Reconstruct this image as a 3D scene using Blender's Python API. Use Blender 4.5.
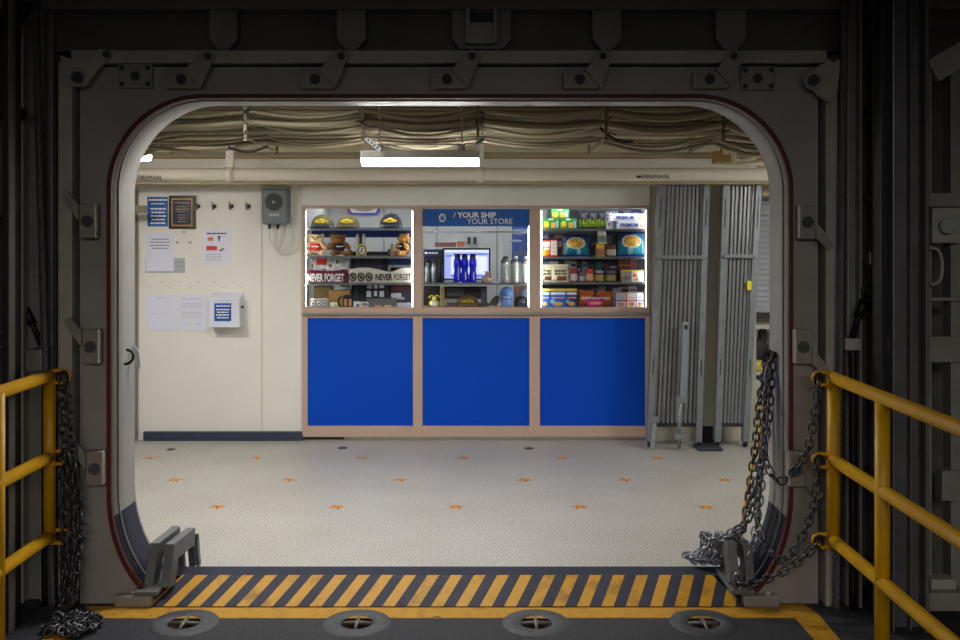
import bpy, bmesh, math, random
from mathutils import Vector, Matrix
for o in list(bpy.data.objects): bpy.data.objects.remove(o, do_unlink=True)
SC = bpy.context.scene
COL = SC.collection
R = math.radians
rnd = random.Random(7)
# ------------------------------------------------------------ camera, world, exposure
EYE = 1.69; F = 950.0; CX = 480.0; HY = 236.0
cam_d = bpy.data.cameras.new('camera'); cam = bpy.data.objects.new('camera', cam_d); COL.objects.link(cam)
cam.location = (0, 0, EYE); cam.rotation_euler = (R(90), 0, 0)
cam_d.sensor_width = 36; cam_d.lens = 36*F/960; cam_d.shift_y = -(320-HY)/960
cam_d.clip_start = .05; cam_d.clip_end = 100
SC.camera = cam
SC.view_settings.view_transform = 'Standard'; SC.view_settings.look = 'None'
SC.view_settings.exposure = 0.0; SC.view_settings.gamma = 1; SC.view_settings.use_curve_mapping = False
w = bpy.data.worlds.new('world'); SC.world = w; w.use_nodes = True
w.node_tree.nodes['Background'].inputs[0].default_value = (1.0, .95, .9, 1)
w.node_tree.nodes['Background'].inputs[1].default_value = 0.05
def area(name, loc, rot, sx, sy, power, col=(1, 1, 1), spread=180):
    l = bpy.data.lights.new(name, 'AREA'); l.shape = 'RECTANGLE'; l.size = sx; l.size_y = sy
    l.energy = power; l.color = col; l.spread = R(spread)
    o = bpy.data.objects.new(name, l); o.location = loc; o.rotation_euler = rot; COL.objects.link(o); return o
# daylight of the open hangar side behind the camera
area('hangar_light', (0, -5, 4.25), (R(76), 0, 0), 7, 2, 300, (1.0, .95, .89))
# fluorescent tubes of the passage (fittings built further down); last two are unseen, added as fill
LAMPS = [(-.344, 5.5, 2.085, .62, 14, 175), (-2.5, 6.2, 2.17, .62, 12, 175), (-1.2, 5.02, 2.455, .62, 15, 150), (2.75, 6.1, 2.13, .62, 15, 175)]
for i, (x, y, z, s, p, sp) in enumerate(LAMPS):
    area('tube_light', (x, y, z), (0, 0, 0), s, .09, p, (1.0, .985, .945), sp)
# tube lights inside the kiosk
for x in (-1.2, -.05, 1.1):
    area('kiosk_tube_light', (x, 8.75, 2.27), (R(-25), 0, 0), .8, .12, 7, (.95, .98, 1.0))
for x in (-.96, -.03, .93):  # fill lights without fittings, added to brighten the goods from the front
    area('window_fill_light', (x, 7.925, 1.912), (R(48), 0, 0), .8, .02, .9, (.97, .98, 1.0))
# ------------------------------------------------------------ helpers
def at(px, py, D): return Vector(((px-CX)*D/F, D, EYE-(py-HY)*D/F))
def X(px, D): return (px-CX)*D/F
def Z(py, D): return EYE-(py-HY)*D/F
def lin(c):
    c = c/255.0
    return c/12.92 if c <= .04045 else ((c+.055)/1.055)**2.4
_m = {}
def M(rgb, rough=.55, metal=0.0, var=0.0, vs=6.0, bump=0.0, bs=60.0, emit=0.0, dark=None, coat=0.0, key=''):
    k = (tuple(rgb), rough, metal, var, vs, bump, bs, emit, dark, coat, key)
    if k in _m: return _m[k]
    m = bpy.data.materials.new('paint'); m.use_nodes = True; nt = m.node_tree
    b = nt.nodes['Principled BSDF']; c = [lin(v) for v in rgb]+[1]
    b.inputs['Base Color'].default_value = c; b.inputs['Roughness'].default_value = rough; b.inputs['Metallic'].default_value = metal
    if coat: b.inputs['Coat Weight'].default_value = coat
    if emit:
        b.inputs['Emission Color'].default_value = c; b.inputs['Emission Strength'].default_value = emit
    if var or bump:
        tc = nt.nodes.new('ShaderNodeTexCoord')
    if var:
        n = nt.nodes.new('ShaderNodeTexNoise'); n.inputs['Scale'].default_value = vs; n.inputs['Detail'].default_value = 6
        n.inputs['Roughness'].default_value = .65
        nt.links.new(tc.outputs['Object'], n.inputs['Vector'])
        rp = nt.nodes.new('ShaderNodeValToRGB')
        d = [lin(v) for v in dark]+[1] if dark else [v*(1-var) for v in c[:3]]+[1]
        rp.color_ramp.elements[0].position = .32; rp.color_ramp.elements[0].color = d
        rp.color_ramp.elements[1].position = .62 if not dark else .5; rp.color_ramp.elements[1].color = c
        nt.links.new(n.outputs['Fac'], rp.inputs[0]); nt.links.new(rp.outputs[0], b.inputs['Base Color'])
    if bump:
        n2 = nt.nodes.new('ShaderNodeTexNoise'); n2.inputs['Scale'].default_value = bs; n2.inputs['Detail'].default_value = 3
        nt.links.new(tc.outputs['Object'], n2.inputs['Vector'])
        bp = nt.nodes.new('ShaderNodeBump'); bp.inputs['Strength'].default_value = bump; bp.inputs['Distance'].default_value = .01
        nt.links.new(n2.outputs['Fac'], bp.inputs['Height']); nt.links.new(bp.outputs[0], b.inputs['Normal'])
    _m[k] = m; return m

class MB:
    """collects shapes with their materials; build() links them as ONE mesh object"""
    def __init__(s): s.bm = bmesh.new(); s.mats = []
    def mi(s, m):
        if m not in s.mats: s.mats.append(m)
        return s.mats.index(m)
    def face(s, vs, m, smooth=False):
        try: f = s.bm.faces.new(vs)
        except ValueError: return None
        f.material_index = s.mi(m); f.smooth = smooth; return f
    def poly(s, pts, m): return s.face([s.bm.verts.new(p) for p in pts], m)
    def hexa(s, p, m):      # p: 8 corners, bottom loop then top loop
        v = [s.bm.verts.new(q) for q in p]
        for q in ((3, 2, 1, 0), (4, 5, 6, 7), (0, 1, 5, 4), (1, 2, 6, 5), (2, 3, 7, 6), (3, 0, 4, 7)): s.face([v[i] for i in q], m)
        return s
    def box(s, x0, x1, y0, y1, z0, z1, m):
        if x0 > x1: x0, x1 = x1, x0
        if z0 > z1: z0, z1 = z1, z0
        return s.hexa([(x0, y0, z0), (x1, y0, z0), (x1, y1, z0), (x0, y1, z0), (x0, y0, z1), (x1, y0, z1), (x1, y1, z1), (x0, y1, z1)], m)
    def pbox(s, px0, px1, py0, py1, D, dep, m):
        return s.box(X(px0, D), X(px1, D), D, D+dep, Z(py1, D), Z(py0, D), m)
    def bar(s, a, b, wx, wy, m, up=None):   # rectangular bar from a to b
        a = Vector(a); b = Vector(b); d = (b-a).normalized()
        up = Vector(up) if up else (Vector((0, 1, 0)) if abs(d.y) < .9 else Vector((0, 0, 1)))
        u = d.cross(up).normalized(); v = u.cross(d).normalized()
        q = lambda c, i, j: c+u*(i*wx/2)+v*(j*wy/2)
        return s.hexa([q(a, -1, -1), q(a, 1, -1), q(a, 1, 1), q(a, -1, 1), q(b, -1, -1), q(b, 1, -1), q(b, 1, 1), q(b, -1, 1)], m)
    def tube(s, pts, r, m, seg=10, caps=True, closed=False, rs=None, flat=1.0):
        pts = [Vector(p) for p in pts]; n = len(pts); rings = []
        t0 = (pts[1]-pts[0]).normalized(); ref = Vector((0, 0, 1)) if abs(t0.z) < .8 else Vector((0, 1, 0))
        nrm = (ref-t0*ref.dot(t0)).normalized()
        for i in range(n):
            if closed: t = (pts[(i+1) % n]-pts[i-1]).normalized()
            else: t = (pts[min(i+1, n-1)]-pts[max(i-1, 0)]).normalized()
            nrm = (nrm-t*nrm.dot(t)).normalized(); bi = t.cross(nrm)
            rr = rs[i] if rs else r
            rings.append([s.bm.verts.new(pts[i]+nrm*(math.cos(2*math.pi*k/seg)*rr)+bi*(math.sin(2*math.pi*k/seg)*rr*flat)) for k in range(seg)])
        for i in range(n if closed else n-1):
            A = rings[i]; B = rings[(i+1) % n]
            for k in range(seg): s.face([A[k], A[(k+1) % seg], B[(k+1) % seg], B[k]], m, True)
        if caps and not closed: s.face(rings[0][::-1], m); s.face(rings[-1], m)
        return s
    def cyl(s, a, b, r, m, seg=20, r2=None): return s.tube([a, b], r, m, seg, rs=[r, r if r2 is None else r2])
    def lathe(s, c, prof, m, seg=20, ax='z', mats=None):
        c = Vector(c); rings = []
        for r, h in prof:
            ring = []
            for k in range(seg):
                a = 2*math.pi*k/seg; p = Vector((r*math.cos(a), r*math.sin(a), h))
                if ax == 'y': p = Vector((p.x, p.z, p.y))
                ring.append(s.bm.verts.new(c+p))
            rings.append(ring)
        for i in range(len(rings)-1):
            mm = mats[i] if mats else m
            for k in range(seg): s.face([rings[i][k], rings[i][(k+1) % seg], rings[i+1][(k+1) % seg], rings[i+1][k]], mm, True)
        s.face(rings[0][::-1], mats[0] if mats else m); s.face(rings[-1], mats[-1] if mats else m); return s
    def ell(s, c, r, m, u=16, v=10, rot=None):
        c = Vector(c); vs = []
        for i in range(v+1):
            th = math.pi*i/v; row = []
            for k in range(u):
                a = 2*math.pi*k/u
                p = Vector((r[0]*math.sin(th)*math.cos(a), r[1]*math.sin(th)*math.sin(a), r[2]*math.cos(th)))
                if rot: p = rot @ p
                row.append(p+c)
            vs.append(row)
        top = s.bm.verts.new(vs[0][0]); bot = s.bm.verts.new(vs[-1][0])
        rows = [[s.bm.verts.new(p) for p in row] for row in vs[1:-1]]
        for k in range(u):
            s.face([top, rows[0][k], rows[0][(k+1) % u]], m, True); s.face([bot, rows[-1][(k+1) % u], rows[-1][k]], m, True)
            for i in range(len(rows)-1): s.face([rows[i][k], rows[i+1][k], rows[i+1][(k+1) % u], rows[i][(k+1) % u]], m, True)
        return s
    def sweep(s, P, wx, wy, m):     # bent flat bar, section across x
        P = [Vector(p) for p in P]; rings = []; ux = Vector((1, 0, 0))
        for i, p in enumerate(P):
            a = (P[min(i+1, len(P)-1)]-P[i]).normalized() if i < len(P)-1 else (P[i]-P[i-1]).normalized()
            b = (P[i]-P[max(i-1, 0)]).normalized() if i else a
            t = (a+b).normalized(); n = ux.cross(t).normalized(); k = 1/max(.5, t.dot(a))
            rings.append([s.bm.verts.new(p+ux*(sx*wx/2)+n*(sy*wy/2*k)) for sx, sy in ((-1, -1), (1, -1), (1, 1), (-1, 1))])
        for A, B in zip(rings, rings[1:]):
            for k in range(4): s.face([A[k], A[(k+1) % 4], B[(k+1) % 4], B[k]], m)
        s.face(rings[0][::-1], m); s.face(rings[-1], m); return s
    def prism(s, pts, y0, y1, m, side=None, smooth=False):   # pts (x,z) extruded along y
        a = [s.bm.verts.new((x, y0, z)) for x, z in pts]; b = [s.bm.verts.new((x, y1, z)) for x, z in pts]
        s.face(a, m); s.face(b[::-1], m); n = len(pts)
        for i in range(n): s.face([a[i], b[i], b[(i+1) % n], a[(i+1) % n]], side or m, smooth)
        return s
    def ring(s, outer, inner, y0, y1, m, inner_m=None):   # both lists (x,z), same count
        n = len(outer); V = s.bm.verts.new
        oa = [V((x, y0, z)) for x, z in outer]; ob = [V((x, y1, z)) for x, z in outer]
        ia = [V((x, y0, z)) for x, z in inner]; ib = [V((x, y1, z)) for x, z in inner]
        for i in range(n):
            j = (i+1) % n
            s.face([oa[i], oa[j], ia[j], ia[i]], m); s.face([ob[j], ob[i], ib[i], ib[j]], m)
            s.face([oa[j], oa[i], ob[i], ob[j]], m)
            im = inner_m(i) if callable(inner_m) else (inner_m or m)
            s.face([ia[i], ia[j], ib[j], ib[i]], im, True)
        return s
    def grid(s, fn, nu, nv, mfn, close_back=None):
        V = [[s.bm.verts.new(fn(i/nu, j/nv)) for j in range(nv+1)] for i in range(nu+1)]
        for i in range(nu):
            for j in range(nv): s.face([V[i][j], V[i+1][j], V[i+1][j+1], V[i][j+1]], mfn((i+.5)/nu, (j+.5)/nv), True)
        return s
    def build(s, name, parent=None, origin=None, bevel=0, weld=False, kind=None, recalc=True, sharp=35):
        if weld: bmesh.ops.remove_doubles(s.bm, verts=s.bm.verts, dist=1e-5)
        if recalc: bmesh.ops.recalc_face_normals(s.bm, faces=s.bm.faces)
        off = world_loc(parent) if parent is not None else Vector(origin or (0, 0, 0))
        for v in s.bm.verts: v.co -= off
        me = bpy.data.meshes.new(name); s.bm.to_mesh(me); s.bm.free()
        for m in s.mats: me.materials.append(m)
        o = bpy.data.objects.new(name, me); COL.objects.link(o)
        if parent is not None: o.parent = parent
        else: o.location = off
        if bevel:
            b = o.modifiers.new('bevel', 'BEVEL'); b.width = bevel; b.segments = 2; b.limit_method = 'ANGLE'; b.angle_limit = R(40)
        if kind: o['kind'] = kind
        return o
def world_loc(o):
    v = Vector((0, 0, 0))
    while o is not None: v += o.location; o = o.parent
    return v
def tag(o, label, cat, group=None, kind=None):
    o['label'] = label; o['category'] = cat
    if group: o['group'] = group
    if kind: o['kind'] = kind
    return o
def thing(name, label, cat, loc, group=None):
    o = bpy.data.objects.new(name, None); COL.objects.link(o); o.location = loc; o.empty_display_size = .05
    return tag(o, label, cat, group)
def text(s, px0, px1, pyb, pyt, D, mat, parent, name='lettering', ext=.0008, italic=0.0, y_off=0, thick=0.0):
    """lettering fitted to a pixel box at depth D, facing the viewer"""
    cu = bpy.data.curves.new('t', 'FONT'); cu.body = s; cu.extrude = ext; cu.shear = italic; cu.offset = thick; cu.resolution_u = 3
    t = bpy.data.objects.new('t', cu); COL.objects.link(t)
    bpy.context.view_layer.update()
    me = bpy.data.meshes.new_from_object(t.evaluated_get(bpy.context.evaluated_depsgraph_get()))
    bpy.data.objects.remove(t, do_unlink=True)
    xs = [v.co.x for v in me.vertices]; ys = [v.co.y for v in me.vertices]
    x0, x1, y0, y1 = min(xs), max(xs), min(ys), max(ys)
    X0, X1, Z0, Z1 = X(px0, D), X(px1, D), Z(pyb, D), Z(pyt, D)
    off = world_loc(parent) if parent is not None else Vector((0, 0, 0))
    for v in me.vertices:
        u = (v.co.x-x0)/(x1-x0); h = (v.co.y-y0)/(y1-y0)
        v.co = Vector((X0+u*(X1-X0), D-v.co.z*1.0+y_off, Z0+h*(Z1-Z0)))-off
    me.materials.clear(); me.materials.append(mat)
    o = bpy.data.objects.new(name, me); COL.objects.link(o)
    if parent is not None: o.parent = parent
    return o
def rrect(x0, x1, z0, z1, rt, rbx, rbz, n=16):
    """rounded opening outline, counter-clockwise from the bottom right"""
    P = []
    def arc(cx, cz, rx, rz, a0, a1):
        for k in range(n+1):
            a = R(a0+(a1-a0)*k/n); P.append((cx+rx*math.cos(a), cz+rz*math.sin(a)))
    arc(x1-rbx, z0+rbz, rbx, rbz, -90, 0); arc(x1-rt, z1-rt, rt, rt, 0, 90)
    arc(x0+rt, z1-rt, rt, rt, 90, 180); arc(x0+rbx, z0+rbz, rbx, rbz, 180, 270)
    return P
def project_rect(P, x0, x1, z0, z1):
    """outer rectangle points matched to each inner point"""
    q = len(P)//4; h = (q-1)//2; O = []
    for i, (x, z) in enumerate(P):
        k, j = divmod(i, q)
        first, second = (((x, z0), (x1, z)), ((x1, z), (x, z1)), ((x, z1), (x0, z)), ((x0, z), (x, z0)))[k]
        corner = ((x1, z0), (x1, z1), (x0, z1), (x0, z0))[k]
        O.append(corner if j == h else (first if j < h else second))
    return O
# ------------------------------------------------------------ materials used often
STEEL = M((150, 145, 138), .5, 0, .25, 5, .12, 30)            # old grey-brown paint on the near bulkhead
STEEL_D = M((104, 99, 93), .55, 0, .3, 4, .12, 30)
STEEL_L = M((178, 172, 162), .5, 0, .2, 8, .1, 40)
DARK = M((48, 47, 48), .6, 0, .3, 5)
BLACK = M((14, 14, 16), .5)
IRON = M((52, 52, 55), .45, .6, .3, 30)
CREAM = M((234, 231, 223), .42, 0, .04, 3)
CREAM_D = M((196, 184, 152), .5, 0, .12, 3)
YEL = M((216, 162, 4), .42, 0, .18, 9, .05, 40)
GASKET = M((88, 27, 20), .6, 0, .3, 8)
NAVYGRIT = M((38, 42, 62), .85, 0, .35, 40, .4, 300)
TAN = M((196, 168, 150), .5, 0, .08, 40)
ALU = M((170, 170, 172), .35, .8)
GALV = M((140, 146, 152), .42, .35, .25, 14)
WHITE = M((240, 240, 240), .5)
PAPER = M((222, 224, 240), .7)
INK = M((120, 122, 135), .7)
RUBBER = M((22, 22, 24), .6)
BLUEP = M((0, 74, 198), .6, 0, .05, 2); BLUEP.node_tree.nodes['Principled BSDF'].inputs['Specular IOR Level'].default_value = .15
BLUE_SIGN = M((0, 86, 172), .6)
REVEAL = M((146, 143, 138), .45, 0, .14, 4, .05, 30)

YN, YF = 4.37, 4.665       # near and far face of the heavy door frame
YB = 7.85                 # back wall of the passage
# ------------------------------------------------------------ floors
def terrazzo():
    m = bpy.data.materials.new('terrazzo'); m.use_nodes = True; nt = m.node_tree; b = nt.nodes['Principled BSDF']
    tc = nt.nodes.new('ShaderNodeTexCoord')
    def noise(sc, p0, p1, c0, c1):
        n = nt.nodes.new('ShaderNodeTexNoise'); n.inputs['Scale'].default_value = sc; n.inputs['Detail'].default_value = 2
        nt.links.new(tc.outputs['Object'], n.inputs['Vector']); r = nt.nodes.new('ShaderNodeValToRGB')
        r.color_ramp.elements[0].position = p0; r.color_ramp.elements[1].position = p1
        r.color_ramp.elements[0].color = [lin(v) for v in c0]+[1]; r.color_ramp.elements[1].color = [lin(v) for v in c1]+[1]
        nt.links.new(n.outputs['Fac'], r.inputs[0]); return r
    a = noise(130, .36, .58, (120, 117, 112), (202, 199, 193)); c = noise(2, .3, .75, (240, 239, 236), (255, 255, 255))
    mx = nt.nodes.new('ShaderNodeMix'); mx.data_type = 'RGBA'; mx.blend_type = 'MULTIPLY'; mx.inputs[0].default_value = 1
    nt.links.new(a.outputs[0], mx.inputs[6]); nt.links.new(c.outputs[0], mx.inputs[7]); nt.links.new(mx.outputs[2], b.inputs['Base Color'])
    b.inputs['Roughness'].default_value = .42; return m
m = MB(); m.box(-4.2, 4.4, 4.76, 9.6, -.1, 0, terrazzo()); floor = m.build('floor', kind='structure')
YM = M((228, 158, 30), .5); RM = M((120, 52, 44), .5)
def star(x, y, r, rot):
    m = MB(); c = m.bm.verts.new((x, y, .0016)); P = []
    for k in range(10):
        a = rot+math.pi*k/5; q = r if k % 2 == 0 else r*.36
        P.append(m.bm.verts.new((x+q*math.cos(a), y+q*math.sin(a), .0016)))
    for k in range(10): m.face([c, P[k], P[(k+1) % 10]], RM if k in (0, 3, 5, 8) else YM)
    for v in list(m.bm.verts): pass
    m.build('star_inlay', floor, recalc=False)
for py, pxs in ((458, (150, 257, 362, 464, 561, 658, 757)), (480, (175, 289, 400, 525, 625, 725)), (507, (98, 217, 337, 456, 580, 706))):
    for k, px in enumerate(pxs):
        D = EYE*F/(py-HY); star(X(px, D), D, .068, rnd.uniform(-.3, .5))
# near deck with four tie-down sockets cut out
GRIT = M((56, 56, 64), .8, 0, .5, 60, .5, 220)
SOCK = [(X(px, 4.15), 4.15) for px in (184, 357, 536, 704)]
m = MB(); m.box(-2.6, 2.6, -1.7, 4.76, -.12, 0, GRIT); deck = m.build('deck', kind='structure')
cut = []
for x, y in SOCK:
    m = MB(); m.cyl((x, y, -.05), (x, y, .1), .071, BLACK, 32); c = m.build('c'); cut.append(c)
    b = deck.modifiers.new('b', 'BOOLEAN'); b.operation = 'DIFFERENCE'; b.solver = 'EXACT'; b.object = c
bpy.context.view_layer.update()
me = bpy.data.meshes.new_from_object(deck.evaluated_get(bpy.context.evaluated_depsgraph_get())); deck.modifiers.clear(); deck.data = me
for c in cut: bpy.data.objects.remove(c, do_unlink=True)
LINE = M((190, 140, 18), .7, 0, .5, 14, .3, 200, dark=(150, 104, 22))
def dstrip(pts, nm='painted_line', z=.0015):
    m = MB(); a = [m.bm.verts.new((x, y, z)) for x, y in pts]; b_ = [m.bm.verts.new((x, y, -.001)) for x, y in pts]
    m.face(a, LINE); n = len(pts)
    for i in range(n): m.face([a[i], a[(i+1) % n], b_[(i+1) % n], b_[i]], LINE)
    m.build(nm, deck)
def dk(px, py): D = EYE*F/(py-HY); return (X(px, D), D)
def ext(a, b_, y): a, b_ = dk(*a), dk(*b_); u = (y-a[1])/(b_[1]-a[1]); return (a[0]+(b_[0]-a[0])*u, y)
dstrip([dk(86, 606.5), dk(90, 618.5), dk(795, 618), dk(818, 614), dk(804, 604.6)])
dstrip([dk(818, 614), dk(795, 618), ext((795, 618), (814, 640), 3.2), ext((818, 614), (840, 640), 3.2)], z=.0012)
dstrip([dk(65, 618), dk(89, 618), ext((89, 618), (66, 640), 3.2), ext((65, 618), (42, 640), 3.2)], z=.0012)
labs = ['leftmost round deck tie-down socket beside the foot of the ramp', 'second round deck tie-down socket from the left before the striped ramp',
        'third round deck tie-down socket from the left before the striped ramp', 'rightmost round deck tie-down socket by the right end of the ramp']
RING = M((74, 76, 83), .6, .2, .4, 20); RUST = M((60, 40, 32), .8, 0, .4, 30); BAR = M((120, 116, 112), .5, .4, .3, 30)
for (x, y), lb in zip(SOCK, labs):
    t = thing('tie_down_socket', lb, 'tie-down', (x, y, 0), 'deck tie-downs')
    m = MB(); m.lathe((x, y, 0), [(.069, .0), (.072, .003), (.146, .002), (.149, -.001)], RING, 40); 
    bmesh.ops.delete(m.bm, geom=[f for f in m.bm.faces if len(f.verts) > 4], context='FACES_ONLY'); m.build('rim', t)
    m = MB(); n = 32
    m.lathe((x, y, 0), [(.0705, .001), (.068, -.02), (.045, -.043), (.001, -.048)], RUST, n)
    bmesh.ops.delete(m.bm, geom=[f for f in m.bm.faces if len(f.verts) > 4], context='FACES_ONLY'); m.build('cup', t, recalc=False)
    m = MB(); m.tube([(x-.07, y, -.003), (x, y, .002), (x+.07, y, -.003)], .008, BAR, 8); m.tube([(x, y-.07, -.003), (x, y, .002), (x, y+.07, -.003)], .008, BAR, 8); m.build('cross_bar', t)
p = dk(437, 618.5); m = MB(); m.cyl((p[0], p[1], 0), (p[0], p[1], .003), .02, M((96, 66, 34), .7), 20)
tag(m.build('deck_drain', origin=(p[0], p[1], 0)), 'small round rusty plug in the deck before the ramp', 'plug')

# ------------------------------------------------------------ the near bulkhead and its big rounded doorway
HX0, HX1, HZ1 = X(110, YN), X(790, YN), Z(97, YN)
IN = rrect(HX0, HX1, -.06, HZ1, .43, .42, .56)
OX0, OX1, OZ1 = X(80, YN), X(818, YN), Z(67, YN)
OUT = project_rect(IN, OX0, OX1, -.11, OZ1)
def inner_mat(i):
    z = (IN[i][1]+IN[(i+1) % len(IN)][1])/2
    return NAVYGRIT if z < .40 else REVEAL
m = MB(); m.ring(OUT, IN, YN, YF, M((158, 153, 148), .5, 0, .2, 3, .1, 25), inner_mat)
bulk = m.build('wall_bulkhead', kind='structure')
# red rubber gasket round the opening
IN2 = rrect(HX0-.012, HX1+.012, -.07, HZ1+.012, .44, .43, .57); IN3 = rrect(HX0+.006, HX1-.006, -.05, HZ1-.006, .425, .415, .555)
def cut_low(m, z):
    bmesh.ops.delete(m.bm, geom=[f for f in m.bm.faces if f.calc_center_median().z < z], context='FACES')
m = MB(); m.ring(IN2, IN3, YN-.012, YN+.012, GASKET); cut_low(m, .05); m.build('rubber_gasket', bulk)
IN4 = rrect(HX0+.002, HX1-.002, -.05, HZ1-.002, .42, .41, .55); IN5 = rrect(HX0+.008, HX1-.008, -.042, HZ1-.008, .41, .40, .54)
m = MB(); m.ring(IN4, IN5, YN+.085, YN+.095, M((132, 128, 122), .5)); cut_low(m, .09); m.build('weld_seam', bulk)
# plate behind, closing the bulkhead off on every side
BO = project_rect(IN, -4.3, 4.5, -.12, 3.2); m = MB(); m.ring(BO, rrect(HX0-.01, HX1+.01, -.07, HZ1+.01, .44, .42, .56), YF+.005, YF+.045, M((120, 115, 108), .6, 0, .3, 4), REVEAL)
m.build('wall_bulkhead_plate', kind='structure')
# outer flange round the frame, header
Fd = 4.33
m = MB()
m.box(X(58, Fd), X(72, Fd), Fd, Fd+.12, 0, Z(50, Fd), STEEL_L); m.build('frame_flange', bulk, bevel=.004)
m = MB(); m.box(X(826, Fd), X(838, Fd), Fd, Fd+.12, 0, Z(50, Fd), STEEL_L); m.build('frame_flange', bulk, bevel=.004)
m = MB(); m.box(X(58, Fd), X(838, Fd), Fd, Fd+.12, Z(63, Fd), Z(50, Fd), STEEL_L); m.build('frame_flange', bulk, bevel=.004)
m = MB(); m.box(X(52, 4.42), X(845, 4.42), 4.46, YF, Z(50, 4.46)-.01, 3.1, M((116, 106, 96), .6, 0, .25, 3)); m.build('header_plate', bulk)
m = MB(); m.box(-2.6, 2.6, 4.37, 4.46, Z(9, 4.37), 3.1, M((140, 132, 120), .6, 0, .2, 3)); m.build('header_beam', bulk, bevel=.004)
def tab(px, w_, py1, pybot, cham, big=False):
    D = 4.40; m = MB(); x0, x1 = X(px-w_/2, D), X(px+w_/2, D); z1, z0 = Z(6, D), Z(pybot, D); c = cham*D/F
    m.prism([(x0, z1), (x0, z0+c*1.2), (x0+c, z0), (x1-c, z0), (x1, z0+c*1.2), (x1, z1)], D, D+.06, STEEL)
    if big:
        m.box(X(466, D), X(470, D), D-.05, D, Z(45, D), Z(10, D), STEEL_L); m.box(X(493, D), X(497, D), D-.05, D, Z(45, D), Z(10, D), STEEL_L)
        m.box(X(470, D), X(493, D), D-.035, D, Z(45, D), Z(24, D), STEEL_L); m.box(X(470, D), X(493, D), D-.004, D, Z(23, D), Z(12, D), M((60, 72, 64), .6))
        for q in (466, 495): m.cyl(at(q, 43, D-.052), at(q, 43, D-.04), .004, BLACK, 8)
    m.build('hanger_bracket', bulk, bevel=.003)
for px, w_ in ((223, 28), (351, 29), (607, 29), (731, 30)): tab(px, w_, 8, 50, 9)
tab(481.5, 59, 8, 49, 8, True)
# ramp, sill
RT, RB = 4.54, 4.32; zt = .07
m = MB(); xb0, xb1, xt0, xt1 = X(148, RB), X(745, RB), X(182, RT), X(712, RT)
RY = M((196, 144, 16), .6, 0, .35, 9, .2, 200, dark=(150, 106, 22)); RN = M((44, 46, 66), .75, 0, .4, 12, .2, 200)
per = 24.35*RB/F; sl = .085
zb = .006
def rp(x, t): return (x, RB+t*(RT-RB), zb+t*(zt-zb))
def lo(t): return xb0+(xt0-xb0)*t
def hi(t): return xb1+(xt1-xb1)*t
def clip(pts, side):      # clip stripe polygon in (x,t) against the sloping ends
    o = []
    f = (lambda p: p[0]-lo(p[1])) if side == 0 else (lambda p: hi(p[1])-p[0])
    for i in range(len(pts)):
        a, b = pts[i], pts[(i+1) % len(pts)]; fa, fb = f(a), f(b)
        if fa >= 0: o.append(a)
        if fa*fb < 0: q = fa/(fa-fb); o.append((a[0]+(b[0]-a[0])*q, a[1]+(b[1]-a[1])*q))
    return o
x = X(163, RB)-per*3; k = 0
while x < xb1+.2:
    for w0, w1, mt in ((0, .5, RY), (.5, 1, RN)):
        P = [(x+w0*per, 0), (x+w1*per, 0), (x+w1*per+sl, 1), (x+w0*per+sl, 1)]
        P = clip(P, 0)
        if len(P) > 2: P = clip(P, 1)
        if len(P) > 2: m.poly([rp(*p) for p in P], mt)
    x += per
m.hexa([(xb0, RB+.001, -.005), (xb1, RB+.001, -.005), (xt1, RT, -.005), (xt0, RT, -.005), (xb0, RB+.001, zb-.001), (xb1, RB+.001, zb-.001), (xt1, RT, zt-.001), (xt0, RT, zt-.001)], DARK)
tag(m.build('threshold_ramp', origin=(-.15, 4.43, 0)), 'sloping ramp plate with yellow and navy diagonal hazard stripes in the doorway', 'ramp')
m = MB(); m.box(HX0+.12, HX1-.12, RT+.001, YF+.004, -.02, zt-.004, NAVYGRIT); m.box(HX0+.1, HX1-.1, YF+.005, 4.8, -.02, .012, NAVYGRIT)
m.build('trim_1', kind='structure')
# white blocks at the foot of the frame
def foot(px0, px1, py0, py1, lb, bolts):
    D = 4.32; m = MB(); m.box(X(px0, D), X(px1, D), D, D+.048, 0.0, .052, STEEL)
    t = m.build('mounting_block', origin=(X(px0, D), D, 0), bevel=.008); tag(t, lb, 'block')
    for q in bolts: m = MB(); m.cyl((X(q, D), D+.024, .05), (X(q, D), D+.024, .064), .013, M((190, 180, 165), .5), 6); m.build('bolt', t)
foot(114, 151, 594, 606, 'low pale steel block at the foot of the left door frame', (133, 147))
foot(744, 780, 592, 604, 'low pale steel block with two bolts at the foot of the right frame', (752, 770))

# ------------------------------------------------------------ door clamps and plates on the frame
BLK = M((150, 143, 134), .5, 0, .2, 12)
def clamp_top(px, pxpin, lb, flip=1, py=80):
    D = 4.335; t = thing('door_clamp', lb, 'clamp', at(px, py, D+.03), 'door clamps on the frame')
    m = MB(); m.pbox(px-18, px+18, py-8, py+8, D-.01, .05, BLK); m.build('clamp_block', t, bevel=.004)
    m = MB(); m.cyl(at(px-1, py-1, D-.018), at(px-1, py-1, D-.009), .024, BLACK, 20); m.cyl(at(px-1, py-1, D-.03), at(px-1, py-1, D-.01), .013, BLACK, 6); m.build('bolt', t)
    a = at(px+flip*4, py-9, D); b = at(px+flip*20, py+8, D); c = at(pxpin+flip*9, 56, D); d = at(pxpin, 50, D); e = at(pxpin-flip*6, 53, D)
    pts = [(q.x, q.z) for q in (a, b, c, d, e)]
    m = MB(); m.prism(pts if flip < 0 else pts[::-1], D-.03, D-.012, STEEL); m.build('clamp_arm', t, bevel=.002)
    m = MB(); m.cyl(at(pxpin, 56, D-.042), at(pxpin, 56, D-.028), .016, BLACK, 14); m.build('pivot_pin', t)
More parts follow.
